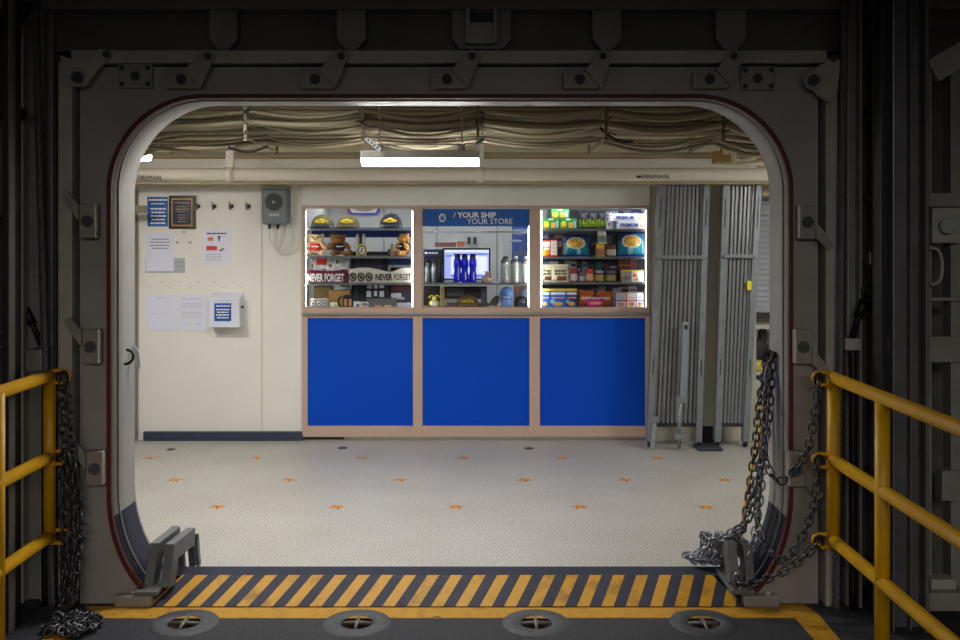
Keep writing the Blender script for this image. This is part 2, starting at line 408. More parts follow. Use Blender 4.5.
for px, pin, lb in ((182, 208, 'first triangular door clamp along the lintel, right of the left four-hole plate'), (316, 341, 'second triangular door clamp along the lintel from the left'),
                    (448, 472, 'triangular door clamp on the lintel below the large boxed hanger'), (581, 603, 'fourth triangular door clamp along the lintel from the left'),
                    (711, 734, 'triangular door clamp on the lintel left of the right four-hole plate')): clamp_top(px, pin, lb)
def clamp_side(px, py, side, lb):
    D = 4.335; t = thing('door_clamp', lb, 'clamp', at(px, py, D+.03), 'door clamps on the frame')
    m = MB(); m.pbox(px-8, px+8, py-17, py+17, D-.03, .065, BLK); m.build('clamp_block', t, bevel=.004)
    m = MB(); m.cyl(at(px, py, D-.042), at(px, py, D-.029), .026, BLACK, 20); m.cyl(at(px, py, D-.052), at(px, py, D-.03), .014, BLACK, 6); m.build('bolt', t)
    s = side; q = [at(px+s*6, py-17*s*-1 if False else py+16*s, D), at(px+s*6, py+4*s, D), at(px+s*20, py+16*s+4*s, D), at(px+s*22, py+28*s, D)]
    if s < 0: q = [at(px-6, py-16, D), at(px-6, py, D), at(px-18, py-16, D), at(px-24, py-28, D), at(px-18, py-30, D)]
    else: q = [at(px+6, py+16, D), at(px+6, py, D), at(px+18, py+14, D), at(px+24, py+24, D), at(px+18, py+28, D)]
    m = MB(); m.prism([(v.x, v.z) for v in q], D-.03, D-.012, STEEL); m.build('clamp_arm', t, bevel=.002)
for px, py, s, lb in ((87, 221, -1, 'uppermost block clamp on the left side of the door frame'), (90, 347, -1, 'middle block clamp on the left side of the door frame'), (94, 469, -1, 'lowest block clamp on the left side of the door frame'),
                      (808, 222, 1, 'uppermost block clamp on the right side of the door frame'), (804, 347, 1, 'middle block clamp on the right side, above the railing hook'), (798, 470, 1, 'lowest block clamp on the right side, behind the hanging chain')): clamp_side(px, py, s, lb)
def plate4(px, py, lb):
    D = 4.35; t = thing('bolted_plate', lb, 'plate', at(px, py, D+.02), 'four-hole plates')
    m = MB(); m.pbox(px-17, px+17, py-12, py+12, D, .03, BLK); pl = m.build('plate', t, bevel=.003)
    for i in (-1, 1):
        for j in (-1, 1): m = MB(); m.cyl(at(px+13*i, py+8*j, D-.003), at(px+13*i, py+8*j, D+.01), .013, BLACK, 14); m.build('corner_bolt', pl)
    m = MB(); m.cyl(at(px, py, D-.012), at(px, py, D+.01), .021, DARK, 16); m.build('centre_bolt', t)
plate4(135, 76, 'square four-hole bolted plate near the top left frame corner'); plate4(758, 78, 'square four-hole bolted plate near the top right frame corner')
def corner(pts, bolt, pin, lb):
    D = 4.335; t = thing('corner_clamp', lb, 'clamp', at(bolt[0], bolt[1], D+.03), 'corner clamps')
    q = [at(a, b, D) for a, b in pts]; m = MB(); m.prism([(v.x, v.z) for v in q], D-.03, D-.005, STEEL_L); m.build('clamp_arm', t, bevel=.003)
    m = MB(); m.cyl(at(bolt[0], bolt[1], D-.045), at(bolt[0], bolt[1], D+.02), .045, STEEL, 24); m.cyl(at(bolt[0], bolt[1], D-.06), at(bolt[0], bolt[1], D-.04), .026, BLACK, 18); m.build('bolt', t)
    m = MB(); m.cyl(at(pin[0], pin[1], D-.042), at(pin[0], pin[1], D), .016, BLACK, 14); m.build('pivot_pin', t)
corner([(62, 56), (75, 60), (92, 58), (102, 50), (109, 51), (110, 60), (100, 70), (88, 87), (76, 87), (66, 75)], (77, 77), (106, 54), 'broad curved clamp at the top left corner of the door frame')
corner([(832, 56), (838, 62), (836, 90), (828, 104), (816, 96), (803, 82), (806, 74), (818, 66)], (814, 80), (834, 58), 'broad kite-shaped clamp at the top right corner of the door frame')
# ------------------------------------------------------------ passage shell
WX0, WX1 = X(302, YB), X(650, YB)          # kiosk opening in the back wall
m = MB()
m.box(-4.2, WX0, YB+.02, YB+.10, 0, 2.72, CREAM); m.box(WX1, X(757, YB), YB+.02, YB+.10, 0, Z(186, YB), M((190, 186, 168), .5, 0, .1, 3)); m.box(WX1, X(757, YB), YB+.02, YB+.10, Z(186, YB), 2.72, CREAM)
m.box(WX0, WX1, YB+.02, YB+.10, Z(186, YB), 2.72, CREAM); m.box(X(757, YB), 4.4, YB+.02, YB+.10, Z(196, YB), 2.72, CREAM_D)
wb = m.build('wall_back', kind='structure')
m = MB()
for px in (137.5, 261, 301): m.box(X(px, YB)-.006, X(px, YB)+.006, YB+.012, YB+.021, .06, Z(186, YB), M((216, 212, 198), .5))
m.build('panel_joint', wb)
m = MB(); m.box(-4.2, X(757, YB), YB-.5, YB+.0, Z(157.5, YB), 2.62, CREAM_D); m.box(-4.2, 4.4, YB-.012, YB+.012, Z(158.5, YB)-.002, Z(157, YB), M((168, 134, 60), .6)); m.build('trim_2', kind='structure', bevel=.004)
m = MB(); m.box(-4.25, -4.2, 4.7, 9.6, 0, 2.72, CREAM); m.build('wall_left', kind='structure')
m = MB(); m.box(4.4, 4.45, 4.7, 9.6, 0, 2.72, CREAM); m.build('wall_right', kind='structure')
m = MB(); m.box(-4.25, 4.45, YF, 9.7, 2.72, 2.8, CREAM_D); m.build('ceiling', kind='structure')
m = MB(); m.box(-2.66, -2.6, -1.7, 4.7, -.1, 3.15, STEEL_D); m.build('wall_hoist_left', kind='structure')
m = MB(); m.box(2.6, 2.66, -1.7, 4.7, -.1, 3.15, STEEL_D); m.build('wall_hoist_right', kind='structure')
m = MB(); m.box(-2.66, 2.66, -1.7, 4.7, 3.1, 3.16, STEEL_D); m.build('ceiling_hoist', kind='structure')
m = MB(); m.box(X(143, YB-.02), X(302, YB-.02), YB-.02, YB+.02, .0, Z(432, YB-.02), M((52, 60, 78), .5, 0, .15, 8)); m.build('baseboard_back', kind='structure', bevel=.004)
# fire main pipe along the wall
PD = 7.35; pr = 6.6*PD/F; PIPE = M((226, 220, 204), .38, 0, .05, 4)
zc = Z(174.5, PD)
t = thing('fire_main_pipe', 'long cream fire main pipe running across above the kiosk', 'pipe', (0, PD, zc))
m = MB(); m.cyl((-4.2, PD, zc), (4.4, PD, zc), pr, PIPE, 28); m.build('pipe', t)
for px in (230, 480):
    m = MB(); m.tube([(X(px, PD)-.03, PD, zc), (X(px, PD)+.03, PD, zc)], pr+.008, PIPE, 24); m.box(X(px, PD)-.03, X(px, PD)+.03, PD-.012, PD+.012, zc+pr, Z(153, PD)+.3, PIPE)
    m.build('pipe_clamp', t)
TXT = M((50, 46, 40), .6)
text('FIREMAIN', 138.5, 161, 180.2, 175.6, PD-pr-.002, TXT, t)
text('FIREMAIN', 643, 669, 178.8, 174.6, PD-pr-.002, TXT, t)
for (a, b_, c) in ((636, 642, 176.7), (127, 133, 178)):
    D = PD-pr-.003; m = MB(); m.prism([(X(a, D), Z(c, D)), (X(a+3, D), Z(c+2, D)), (X(a+3, D), Z(c+.8, D)), (X(b_, D), Z(c+.8, D)), (X(b_, D), Z(c-.8, D)), (X(a+3, D), Z(c-.8, D)), (X(a+3, D), Z(c-2, D))][::-1], D, D+.002, TXT); m.build('arrow_mark', t)
zc2 = Z(182.7, PD+.1)
m = MB(); m.box(-4.2, 4.4, PD+.04, PD+.16, zc2-.012, zc2+.012, M((176, 160, 120), .55)); tag(m.build('cable_tray_rail', origin=(0, PD+.1, zc2)), 'thin tan rail running directly under the fire main pipe', 'rail')
# ------------------------------------------------------------ overhead cables
CC = [M(c, .5, 0, .1, 5) for c in ((162, 152, 126), (140, 130, 104), (178, 169, 144), (112, 102, 80), (166, 157, 130))]
HANG = [X(150, 5.8)+0.0, X(262, 5.8), X(371, 5.8), X(478, 5.8), X(597, 5.8), X(706, 5.8)]
def cable(py, D, sag, r, mt, label, group, jit=1.0, name='overhead_cable', drop=True):
    pts = []; n = 84; z0 = Z(py, D); ph = [rnd.uniform(-1, 1) for _ in range(9)]; f1, f2 = rnd.uniform(0, 6), rnd.uniform(0, 6)
    hs = [-4.1, -3.1, -2.6]+HANG+[1.9, 2.6, 4.3]
    for i in range(n+1):
        x = -4.1+8.4*i/n
        for j in range(len(hs)-1):
            if hs[j] <= x <= hs[j+1]+1e-6: u = (x-hs[j])/(hs[j+1]-hs[j]); break
        s = math.sin(math.pi*u)
        z = z0-sag*(1+.5*ph[j % 9])*s**1.0+.008*jit*math.sin(x*1.7+f1)
        y = D+.015*jit*math.sin(x*1.3+f2)+.008*s*ph[(j+3) % 9]
        if drop and x < -1.75: z -= .14*min(1, (-1.75-x)/.6)**1.5*(1+.4*ph[0]); 
        if drop and x > 1.45: z -= .10*min(1, (x-1.45)/.6)**1.5*(1+.5*ph[1])
        pts.append((x, y, z))
    m = MB(); m.tube(pts, r, mt, 8); o = m.build(name, origin=(0, D, z0)); tag(o, label, 'cable', group); return o
for k in range(11): cable(rnd.uniform(108, 115), 5.45+.065*((k*4) % 11), rnd.uniform(.0, .05), rnd.uniform(.010, .015), CC[k % 5], 'tan cable in the topmost run of overhead cables, just under the door header', 'topmost overhead cables')
for k in range(11): cable(rnd.uniform(117, 124), 5.45+.065*((k*3) % 11), rnd.uniform(.0, .05), rnd.uniform(.010, .016), CC[(k*2) % 5], 'tan cable in the second run of overhead cables, above the thick trunk', 'second run of overhead cables')
for k in range(7): cable(rnd.uniform(136, 141), 5.72+.07*((k*2) % 7), rnd.uniform(.015, .055), rnd.uniform(.007, .011), CC[(k*3) % 5], 'thin tan cable sagging in the lowest run, above the lit lamp', 'lowest overhead cables')
cable(130, 5.75, .004, .024, CC[0], 'thickest cable trunk, running level between the sagging overhead cables', None, .3)
cable(133.5, 5.9, .01, .016, CC[2], 'smooth pale cable lying just under the thick cable trunk', None, .5)
for a, b_, lb in (((228, 147), (268, 146), 'short black cable looping under the tan cables at upper left'), ((600, 128), (633, 142), 'short black cable crossing the tan cables, right of centre')):
    A, B = at(*a, 5.5), at(*b_, 5.6); m = MB(); m.tube([A.lerp(B, u)+Vector((0, 0, -.03*math.sin(math.pi*u))) for u in [i/10 for i in range(11)]], .008, BLACK, 8)
    tag(m.build('overhead_cable', origin=A), lb, 'cable')
hl = ['cable hanger strap furthest left, where the overhead cables bend down', 'cable hanger strap over the wall plaque side, second from the left', 'cable hanger strap above the left end of the lit lamp', 'cable hanger strap above the right end of the lit lamp',
      'cable hanger strap right of the lit lamp, fifth from the left', 'rightmost cable hanger strap near the curved door corner']
for x, lb in zip(HANG, hl):
    t = thing('cable_hanger', lb, 'hanger', (x, 5.75, 2.36), 'cable hangers')
    HM = M((130, 120, 96), .5, 0, .3, 20); m = MB(); m.box(x-.008, x+.008, 5.38, 5.395, Z(141, 5.4), 2.72, HM); m.box(x-.008, x+.008, 6.22, 6.24, Z(141, 5.4), 2.72, HM)
    for pz in (116, 125.5, 140): m.box(x-.008, x+.008, 5.38, 6.24, Z(pz, 5.5)-.004, Z(pz, 5.5)+.002, HM)
    m.build('strap', t)
    for k in range(7):
        m = MB(); a = Vector((x+rnd.uniform(-.02, .02), 5.37, Z(rnd.choice((112, 122, 133)), 5.4))); m.tube([a, a+Vector((rnd.uniform(-.02, .05), -.02, rnd.uniform(-.03, .03)))], .004, DARK, 5); m.build('cable_tie', t)
for px, py, a, lb in ((373, 144, -.7, 'white cable tag with dark marks hanging at the left end of the lit lamp'), (480, 141, .6, 'white cable tag with dark marks hanging at the right end of the lit lamp')):
    c = at(px, py, 5.36); m = MB(); w2, h2 = .055 if px < 400 else .03, .012
    u = Vector((math.cos(a), 0, math.sin(a))); v = Vector((-u.z, 0, u.x))
    q = [c+u*(i*w2)+v*(j*h2) for i, j in ((-1, -1), (1, -1), (1, 1), (-1, 1))]
    m.hexa([q[0], q[1], q[1]+Vector((0, .002, 0)), q[0]+Vector((0, .002, 0)), q[3], q[2], q[2]+Vector((0, .002, 0)), q[3]+Vector((0, .002, 0))], WHITE)
    o = m.build('cable_tag', origin=c); tag(o, lb, 'tag')
    m = MB()
    for k in range(4):
        e = c+u*(w2*(-.6+.4*k))+Vector((0, -.0006, 0)); m.hexa([e-u*.005-v*.006, e+u*.005-v*.006, e+u*.005-v*.006+Vector((0, .0005, 0)), e-u*.005-v*.006+Vector((0, .0005, 0)), e-u*.005+v*.006, e+u*.004+v*.006, e+u*.004+v*.006+Vector((0, .0005, 0)), e-u*.005+v*.006+Vector((0, .0005, 0))], BLACK)
    m.build('printed_marks', o)
# jumble at the right end of the cable run
for k, (a, b_) in enumerate((((724, 152), (775, 146)), ((733, 165), (735, 141)), ((716, 163), (775, 164)), ((740, 160), (772, 153)), ((745, 164), (775, 158)))):
    D = 6.6+.05*k; m = MB(); m.tube([at(*a, D), at(*b_, D)], .018 if k < 2 else .012, CREAM_D, 10); q = at(*b_, D); m.cyl(q, (q.x, q.y, 2.72), .012, CREAM_D, 8); tag(m.build('conduit', origin=at(*a, D)), ['sloping cream conduit at the upper right corner of the doorway', 'short upright cream conduit at upper right, by the curved corner', 'level cream conduit just above the fire main at the right end', 'thin slanting conduit crossing behind at upper right', 'lowest thin slanting conduit at upper right'][k], 'conduit')
m = MB(); m.box(X(715, 6.9), X(731, 6.9), 6.9, 7.0, Z(163, 6.9), Z(151, 6.9), M((150, 120, 60), .7)); m.box(X(722, 6.9), X(724, 6.9), 6.94, 6.96, Z(151, 6.9), 2.72, M((150, 120, 60), .7)); tag(m.build('junction_box', origin=at(723, 163, 6.9)), 'small brown junction box above the fire main at right', 'box')
# ------------------------------------------------------------ fluorescent fittings
HOUSE = M((186, 182, 174), .45, .1); GLOW = M((255, 252, 245), .4, emit=55.0, key='glow'); GLOW2 = M((255, 252, 245), .4, emit=8.0, key='glow2')
def lamp(x, y, z, L, name, lb, rot=0):
    t = thing(name, lb, 'lamp', (x, y, z)); h = L/2+.03
    m = MB(); m.box(x-h, x+h, y-.07, y+.07, z+.045, z+.092, HOUSE); m.build('housing', t, bevel=.008)
    m = MB(); G_ = GLOW2 if z > 2.3 else GLOW; P = [(y-.062, z+.045), (y-.055, z+.015), (y, z+.005), (y+.055, z+.015), (y+.062, z+.045)]
    a = [m.bm.verts.new((x-h+.004, q[0], q[1])) for q in P]; b = [m.bm.verts.new((x+h-.004, q[0], q[1])) for q in P]
    for i in range(4): m.face([a[i], a[i+1], b[i+1], b[i]], G_, True)
    m.face(a, G_); m.face(b, G_); m.face([a[0], a[4], b[4], b[0]], G_); m.build('diffuser', t)
    for s in (-.7, .7):
        m = MB(); m.cyl((x+s*h, y, z+.09), (x+s*h, y, z+.125), .02, HOUSE, 12); m.cyl((x+s*h, y, z+.14), (x+s*h, y, 2.72), .006, HOUSE, 8); m.build('hanger_rod', t)
    m = MB(); m.cyl((x-.7*h, y, z+.13), (x+.7*h, y, z+.13), .005, HOUSE, 8); m.build('cross_rod', t)
    return t
names = ['lit fluorescent lamp hanging in the middle under the cables', 'lit fluorescent lamp at the far left, its end just showing at the doorway corner', 'added fill lamp hidden behind the door header, left of the middle', 'added fill lamp hidden in the passage beyond the right door edge']  # last two fittings are out of view, added to brighten wall and gates
for (x, y, z, s, p, sp), lb in zip(LAMPS, names): lamp(x, y, z+.005, s, 'fluorescent_lamp', lb)
c = at(132, 168, 5.9); m = MB(); m.ell(c, (.04, .04, .03), BLACK); m.cyl(c, c+Vector((-.2, 0, .0)), .025, BLACK, 12); m.cyl(c+Vector((-.19, 0, 0)), (c.x-.19, c.y, 2.72), .012, BLACK, 8); tag(m.build('cable_gland', origin=c), 'black rubber cable gland at the left edge under the lamp', 'gland')
# ------------------------------------------------------------ steel door leaf seen edge on, at left
DL = M((126, 118, 112), .5, 0, .15, 8)
x1 = X(137, 7.8); t = bpy.data.objects.new('door_1', None); COL.objects.link(t); t.location = (x1-.03, 7.5, 0); t['kind'] = 'structure'
m = MB(); m.box(x1-.07, x1, 7.15, 7.83, .02, Z(190, 7.8), DL); m.build('door_leaf', t, bevel=.005)
m = MB(); m.box(x1, x1+.16, 7.55, 7.575, Z(211, 7.6), Z(206, 7.6), M((150, 140, 120), .4, .6)); m.box(x1+.09, x1+.17, 7.535, 7.555, Z(213, 7.55), Z(205.5, 7.55), M((126, 118, 90), .4, .6)); m.build('hasp', t, bevel=.002)
c = at(129, 357, 4.5); t = thing('lashing_eye', 'dark steel eye on the left inner face of the doorway', 'eye', c)
m = MB(); xw = X(129, 4.5)-.02
m.tube([Vector((xw+.006+.034*max(0, math.cos(a)), 4.5+.02*math.sin(a*.5), c.z+.032*math.sin(a))) for a in [-1.9+i*.32 for i in range(13)]], .007, BLACK, 8); m.build('ring', t)
m = MB(); D = 4.62; P = [at(133, 344, D), at(139, 352, D), at(141, 368, D), at(135, 366, D), at(136, 356, D), at(131, 350, D)]
m.prism([(q.x, q.z) for q in P][::-1], D, D+.004, M((214, 214, 226), .6)); tag(m.build('paper_tag', origin=P[0]), 'small crumpled white paper tag hanging on the left inner door face', 'tag')
# ------------------------------------------------------------ kiosk front
K = YB; kt = thing('shop_kiosk', 'ship store kiosk front with three display windows over three blue panels', 'kiosk', (X(476, K), K, 0))
m = MB()
def fr(px0, px1, py0, py1, nm='frame_rail', D=K, dep=.06): m = MB(); m.box(X(px0, D), X(px1, D), D, D+dep, Z(py1, D), Z(py0, D), TAN); m.build(nm, kt, bevel=.002)
for a, b_ in ((413, 422.5), (529.5, 540)): fr(a, b_, 208.5, 437, 'frame_post')
fr(302, 304.6, 208.5, 307.5, 'frame_post'); fr(302, 307.5, 307.5, 437, 'frame_post'); fr(647.2, 650, 208.5, 307.5, 'frame_post'); fr(645.5, 650, 307.5, 437, 'frame_post')
for a, b_ in ((307.5, 413), (422.5, 529.5), (540, 645.5)): fr(a, b_, 307.5, 318); fr(a, b_, 426, 437)
fr(302, 650, 205.5, 208.5)
m = MB(); m.box(X(302, K), X(650, K), K+.001, K+.055, Z(206, K), Z(185, K), M((236, 234, 228), .4, 0, .04, 5)); m.build('header_panel', kt, bevel=.003)
m = MB(); m.box(X(301, K-.03), X(651, K-.03), K-.03, K, Z(315.2, K-.03), Z(312.8, K-.03), ALU); m.build('counter_edge', kt, bevel=.004)
for a, b_ in ((307.5, 412.8), (422.5, 529.3), (539.5, 645.3)):
    m = MB(); m.box(X(a, K), X(b_, K), K+.012, K+.05, Z(426.5, K), Z(318, K), BLUEP); m.build('blue_panel', kt)
m = MB(); m.box(X(344, K), X(650, K), K+.01, K+.05, .005, Z(437, K), M((170, 168, 164), .35, .6, .2, 5)); m.build('kick_plate', kt)
m = MB(); m.box(X(303, K), X(344, K), K+.02, K+.05, .005, Z(437, K), M((48, 40, 34), .7)); m.build('kick_plate', kt)
# glass with a weak mirror sheen
gl = bpy.data.materials.new('glass'); gl.use_nodes = True; nt = gl.node_tree; nt.nodes.remove(nt.nodes['Principled BSDF'])
tr = nt.nodes.new('ShaderNodeBsdfTransparent'); gs = nt.nodes.new('ShaderNodeBsdfGlossy'); gs.inputs['Roughness'].default_value = .02
fz = nt.nodes.new('ShaderNodeFresnel'); fz.inputs['IOR'].default_value = 1.3; ms = nt.nodes.new('ShaderNodeMixShader')
tr.inputs[0].default_value = (.97, .98, .98, 1)
nt.links.new(fz.outputs[0], ms.inputs[0]); nt.links.new(tr.outputs[0], ms.inputs[1]); nt.links.new(gs.outputs[0], ms.inputs[2]); nt.links.new(ms.outputs[0], nt.nodes['Material Output'].inputs[0])
for a, b_ in ((304.6, 413), (422.5, 529.5), (540, 647.2)):
    m = MB(); m.box(X(a, K), X(b_, K), K+.03, K+.034, Z(308, K), Z(208.5, K), gl); m.build('glass_pane', kt)
# kiosk interior
IW = M((196, 198, 196), .5); yi = 9.3
m = MB(); m.box(X(302, K)-.02, X(302, K), K+.06, yi, 0, 2.4, IW); m.box(X(650, K), X(650, K)+.02, K+.06, yi, 0, 2.4, IW); m.box(X(302, K), X(650, K), yi, yi+.03, 0, 2.4, IW); m.box(X(302, K)-.02, X(650, K)+.02, K+.1, yi+.03, 2.4, 2.43, IW)
ki = m.build('wall_kiosk', kind='structure')
m = MB()
for px in (384, 437, 497, 560, 620): m.box(X(px, yi)-.004, X(px, yi)+.004, yi-.006, yi, .8, 2.4, M((120, 120, 124), .5))
m.build('panel_joint', ki)
m = MB(); m.box(X(303, K), X(649, K), K+.06, K+.50, Z(308, K)-.05, Z(308, K), TAN); m.build('counter_top', kt)
S1, S2, SB = 7.93, 8.22, Z(308, K)
SM = M((122, 126, 130), .35, .5)
SH = {}
for w_, (a, b_) in enumerate(((305, 413), (422, 530), (540, 647.5))):
    for py in {0: (229, 257, 283.5), 1: (231.5, 283.5), 2: (229.5, 257.5, 283)}[w_]:
        z = Z(py, S1); SH[(w_, round(py))] = z+.006
        m = MB(); m.box(X(a, S1)+.01, X(b_, S1)-.01, S1, S2, z-.012, z+.006, SM if py != 231.5 else M((160, 166, 170), .25, .7)); m.build('shelf', kt, bevel=.003)
LED = M((255, 255, 255), .5, emit=42, key='led')
for px, s in ((305.7, 1), (412.3, -1), (528.7, -1), (541.3, 1), (646, -1)):
    x = X(px, 7.91); m = MB(); m.cyl((x, 7.915, SB+.01), (x, 7.915, Z(211, 7.91)), .0026, LED, 8); tag(m.build('light_strip', origin=(x, 7.915, SB)), {305.7: 'upright white light strip at the left side of the cap and bear window', 412.3: 'upright white light strip at the right side of the cap and bear window', 528.7: 'upright white light strip at the right side of the middle window', 541.3: 'upright white light strip at the left side of the snack window', 646: 'upright white light strip at the right side of the snack window'}[px], 'light')
for a, b_, t0 in ((540, 646, 209), (346, 412, 258)):
    m = MB(); m.box(X(a, 8.27), X(b_, 8.27), 8.27, 8.285, SB, Z(t0, 8.27), M((104, 110, 124), .6, 0, .3, 20)); m.build('back_panel', kt)
# store sign
D = K+.012; t = thing('store_sign', 'blue sign lettered your ship your store over the middle window', 'sign', at(476, 226, D))
m = MB(); m.box(X(422.6, D), X(529.4, D), D, D+.014, Z(226.3, D), Z(209, D), BLUE_SIGN); m.build('sign_board', t)
text('YOUR SHIP', 457.3, 496, 217.8, 212.2, D-.002, WHITE, t, thick=.03)
text('YOUR STORE', 467, 512.5, 224.2, 218.6, D-.002, WHITE, t)
m = MB(); m.bar(at(453.4, 217.3, D-.002), at(455.4, 212.8, D-.002), .010, .003, M((230, 190, 50), .5)); m.build('slash_mark', t)
m = MB(); m.lathe(at(442.3, 217.8, D-.003), [(.028, 0), (.028, .003)], WHITE, 24, 'y'); m.lathe(at(442.3, 217.8, D-.0045), [(.022, 0), (.022, .003)], M((150, 160, 180), .5), 24, 'y'); m.lathe(at(442.3, 218.3, D-.006), [(.011, 0), (.011, .003)], M((70, 84, 120), .5), 16, 'y')
for v in m.bm.verts: v.co.z = Z(217.8, D)+(v.co.z-Z(217.8, D))*1.25
m.build('crest', t)
# ------------------------------------------------------------ things on the left wall
WD = YB+.02
def sheet(name, px0, px1, py0, py1, D, mt, lb, cat, lines=(), grp=None, lm=INK, th=.002):
    m = MB(); m.box(X(px0, D), X(px1, D), D-th, D, Z(py1, D), Z(py0, D), mt); o = m.build(name, origin=at((px0+px1)/2, py1, D)); tag(o, lb, cat, grp)
    if lines:
        m = MB()
        for (a, b_, c, d) in lines: m.box(X(a, D), X(b_, D), D-th-.0006, D-th-.0001, Z(d, D), Z(c, D), lm)
        m.build('printed_lines', o)
    return o
n1 = sheet('notice', 147.5, 168, 197, 226.5, WD, M((22, 92, 172), .5), 'blue notice with white lettering pinned left of the framed plaque', 'notice', (), None, WHITE)
def words(o, rows, D, mt, seed=1, wd=(2.2, 5)):
    r = random.Random(seed); m = MB()
    for (a, b_, c, d) in rows:
        x = a
        while x < b_-.6:
            e = min(b_, x+r.uniform(*wd))
            m.box(X(x, D), X(e, D), D, D+.0006, Z(d, D), Z(c, D), mt); x = e+.55
    m.build('printed_lines', o)
words(n1, [(151, 165, 203.2, 204.2)]+[(150.5+k % 2, 166-k % 2, 208+3.6*k, 209.6+3.6*k) for k in range(5)], WD-.0028, WHITE)
words(n1, [(149, 167, 199, 200.8)], WD-.0028, WHITE, 4, (2, 3))
# framed plaque
t = thing('wall_plaque', 'dark framed award plaque with thin gold border on the wall', 'plaque', at(181, 229, WD))
m = MB(); m.pbox(168.5, 195.2, 195.5, 228.8, WD-.02, .019, M((44, 30, 26), .35)); m.build('board', t, bevel=.003)
m = MB(); m.pbox(171.5, 192.3, 198.5, 226, WD-.023, .003, M((196, 150, 50), .4, .4)); m.build('gold_border', t)
m = MB(); m.pbox(172.5, 191.3, 199.6, 224.8, WD-.025, .003, M((20, 34, 74), .35)); m.build('navy_plate', t)
words(t, [(174.5, 189.5, 202.4, 203.2), (177, 187, 206.4, 207), (175.5, 188.5, 208.8, 209.8), (177, 186.5, 211.4, 212), (178, 186, 214.8, 215.4), (177.5, 186.5, 217, 217.6), (179, 185.5, 219, 219.6), (178, 186.5, 221.4, 222)], WD-.0262, M((190, 160, 90), .5), 3)
# coat hooks
for px, lb in ((198, 'coat hook nearest the framed plaque'), (214, 'second coat hook from the plaque'), (231, 'third coat hook from the plaque'), (248, 'coat hook nearest the grey speaker box')):
    c = at(px, 206, WD); t = thing('coat_hook', lb, 'hook', c, 'coat hooks'); m = MB(); m.box(c.x-.02, c.x+.02, WD-.005, WD, c.z-.018, c.z+.012, IRON); m.tube([c+Vector((0, -.004, -.0)), c+Vector((0, -.03, -.03)), c+Vector((.0, -.05, -.022)), c+Vector((0, -.055, .0))], .006, ALU, 8); m.tube([c+Vector((0, -.004, .004)), c+Vector((0, -.04, .012)), c+Vector((0, -.06, .03))], .006, ALU, 8); m.build('hook', t)
for px, py, lb in ((184, 232, 'small round bolt head just under the plaque'), (177.3, 242.5, 'left bolt head of the pair below the plaque'), (190.2, 242.5, 'right bolt head of the pair below the plaque')):
    c = at(px, py, WD); m = MB(); m.cyl(c, c+Vector((0, -.008, 0)), .011, ALU, 12); tag(m.build('wall_bolt', origin=c), lb, 'bolt')
sheet('clip_plate', 145.5, 185, 258, 273, WD-.001, M((176, 180, 184), .5), 'grey plate peeking out behind the printed sheet below the blue notice', 'plate', [(176, 184, 262, 262.4), (176, 184, 266, 266.4)])
p1 = sheet('paper_sheet', 146, 173.8, 233.5, 271, WD-.005, PAPER, 'white printed sheet with four centred lines under the blue notice', 'paper')
words(p1, [(151, 169, 238.6, 239.6), (150, 170, 241.6, 242.6), (150, 169, 244.8, 245.8), (152, 168, 247.8, 248.8)], WD-.0078, INK, 5)
p2 = sheet('poster', 202.5, 230.7, 228.5, 265, WD-.001, M((228, 228, 242), .3), 'white glossy poster with small food pictures under the coat hooks', 'poster')
D = WD-.004; words(p2, [(206.5, 227, 232.8, 234.2)], D, M((60, 62, 80), .6), 6); words(p2, [(206, 222, 254+k*2, 254.6+k*2) for k in range(4)], D, M((170, 175, 190), .6), 7, (4, 9))
m = MB(); m.ell(at(210.5, 239, D), (.026, .001, .018), M((226, 130, 90), .6)); q = [at(217.5, 236, D), at(219, 242, D), at(220.8, 236, D)]; m.prism([(v.x, v.z) for v in q], D, D+.001, M((60, 80, 160), .6))
m.box(X(206.5, D), X(217, D), D, D+.001, Z(250.3, D), Z(246, D), M((208, 50, 56), .6)); m.bar(at(219.5, 251, D), at(224, 248.5, D), .014, .001, M((110, 80, 100), .6)); m.build('printed_pictures', p2)
p3 = sheet('paper_sheet', 146.5, 175.5, 295, 330.5, WD-.001, PAPER, 'blank-looking printed sheet, lower left on the cream wall', 'paper')
words(p3, [(158, 164, 298, 298.6), (151, 156, 314, 314.6), (162, 168, 314.5, 315)], WD-.0036, M((188, 190, 206), .7), 8)
p4 = sheet('paper_sheet', 177, 206.5, 294.5, 330.5, WD-.001, PAPER, 'closely printed sheet between the blank sheet and the white wall box', 'paper')
words(p4, [(182, 202, 298.8, 299.4)]+[(182, 202, 303+k*1.9, 303.6+k*1.9) for k in range(3)]+[(182, 202, 312+k*1.9, 312.6+k*1.9) for k in range(4)]+[(183, 190, 323.6, 324.2), (194, 201, 323.6, 324.2)], WD-.0036, M((186, 188, 204), .7), 9, (3, 8))
m = MB(); r_ = random.Random(4)
for k in range(12): m.pbox(141+k*9.5-(k > 6)*4, 143+k*9.5-(k > 6)*4, 282+(k % 2)*5, 282.8+(k % 2)*5, WD-.0015, .001, M((196, 190, 172), .6))
tag(m.build('tape_residue', origin=at(195, 285, WD)), 'faint rows of old tape marks on the cream wall above the sheets', 'marks')
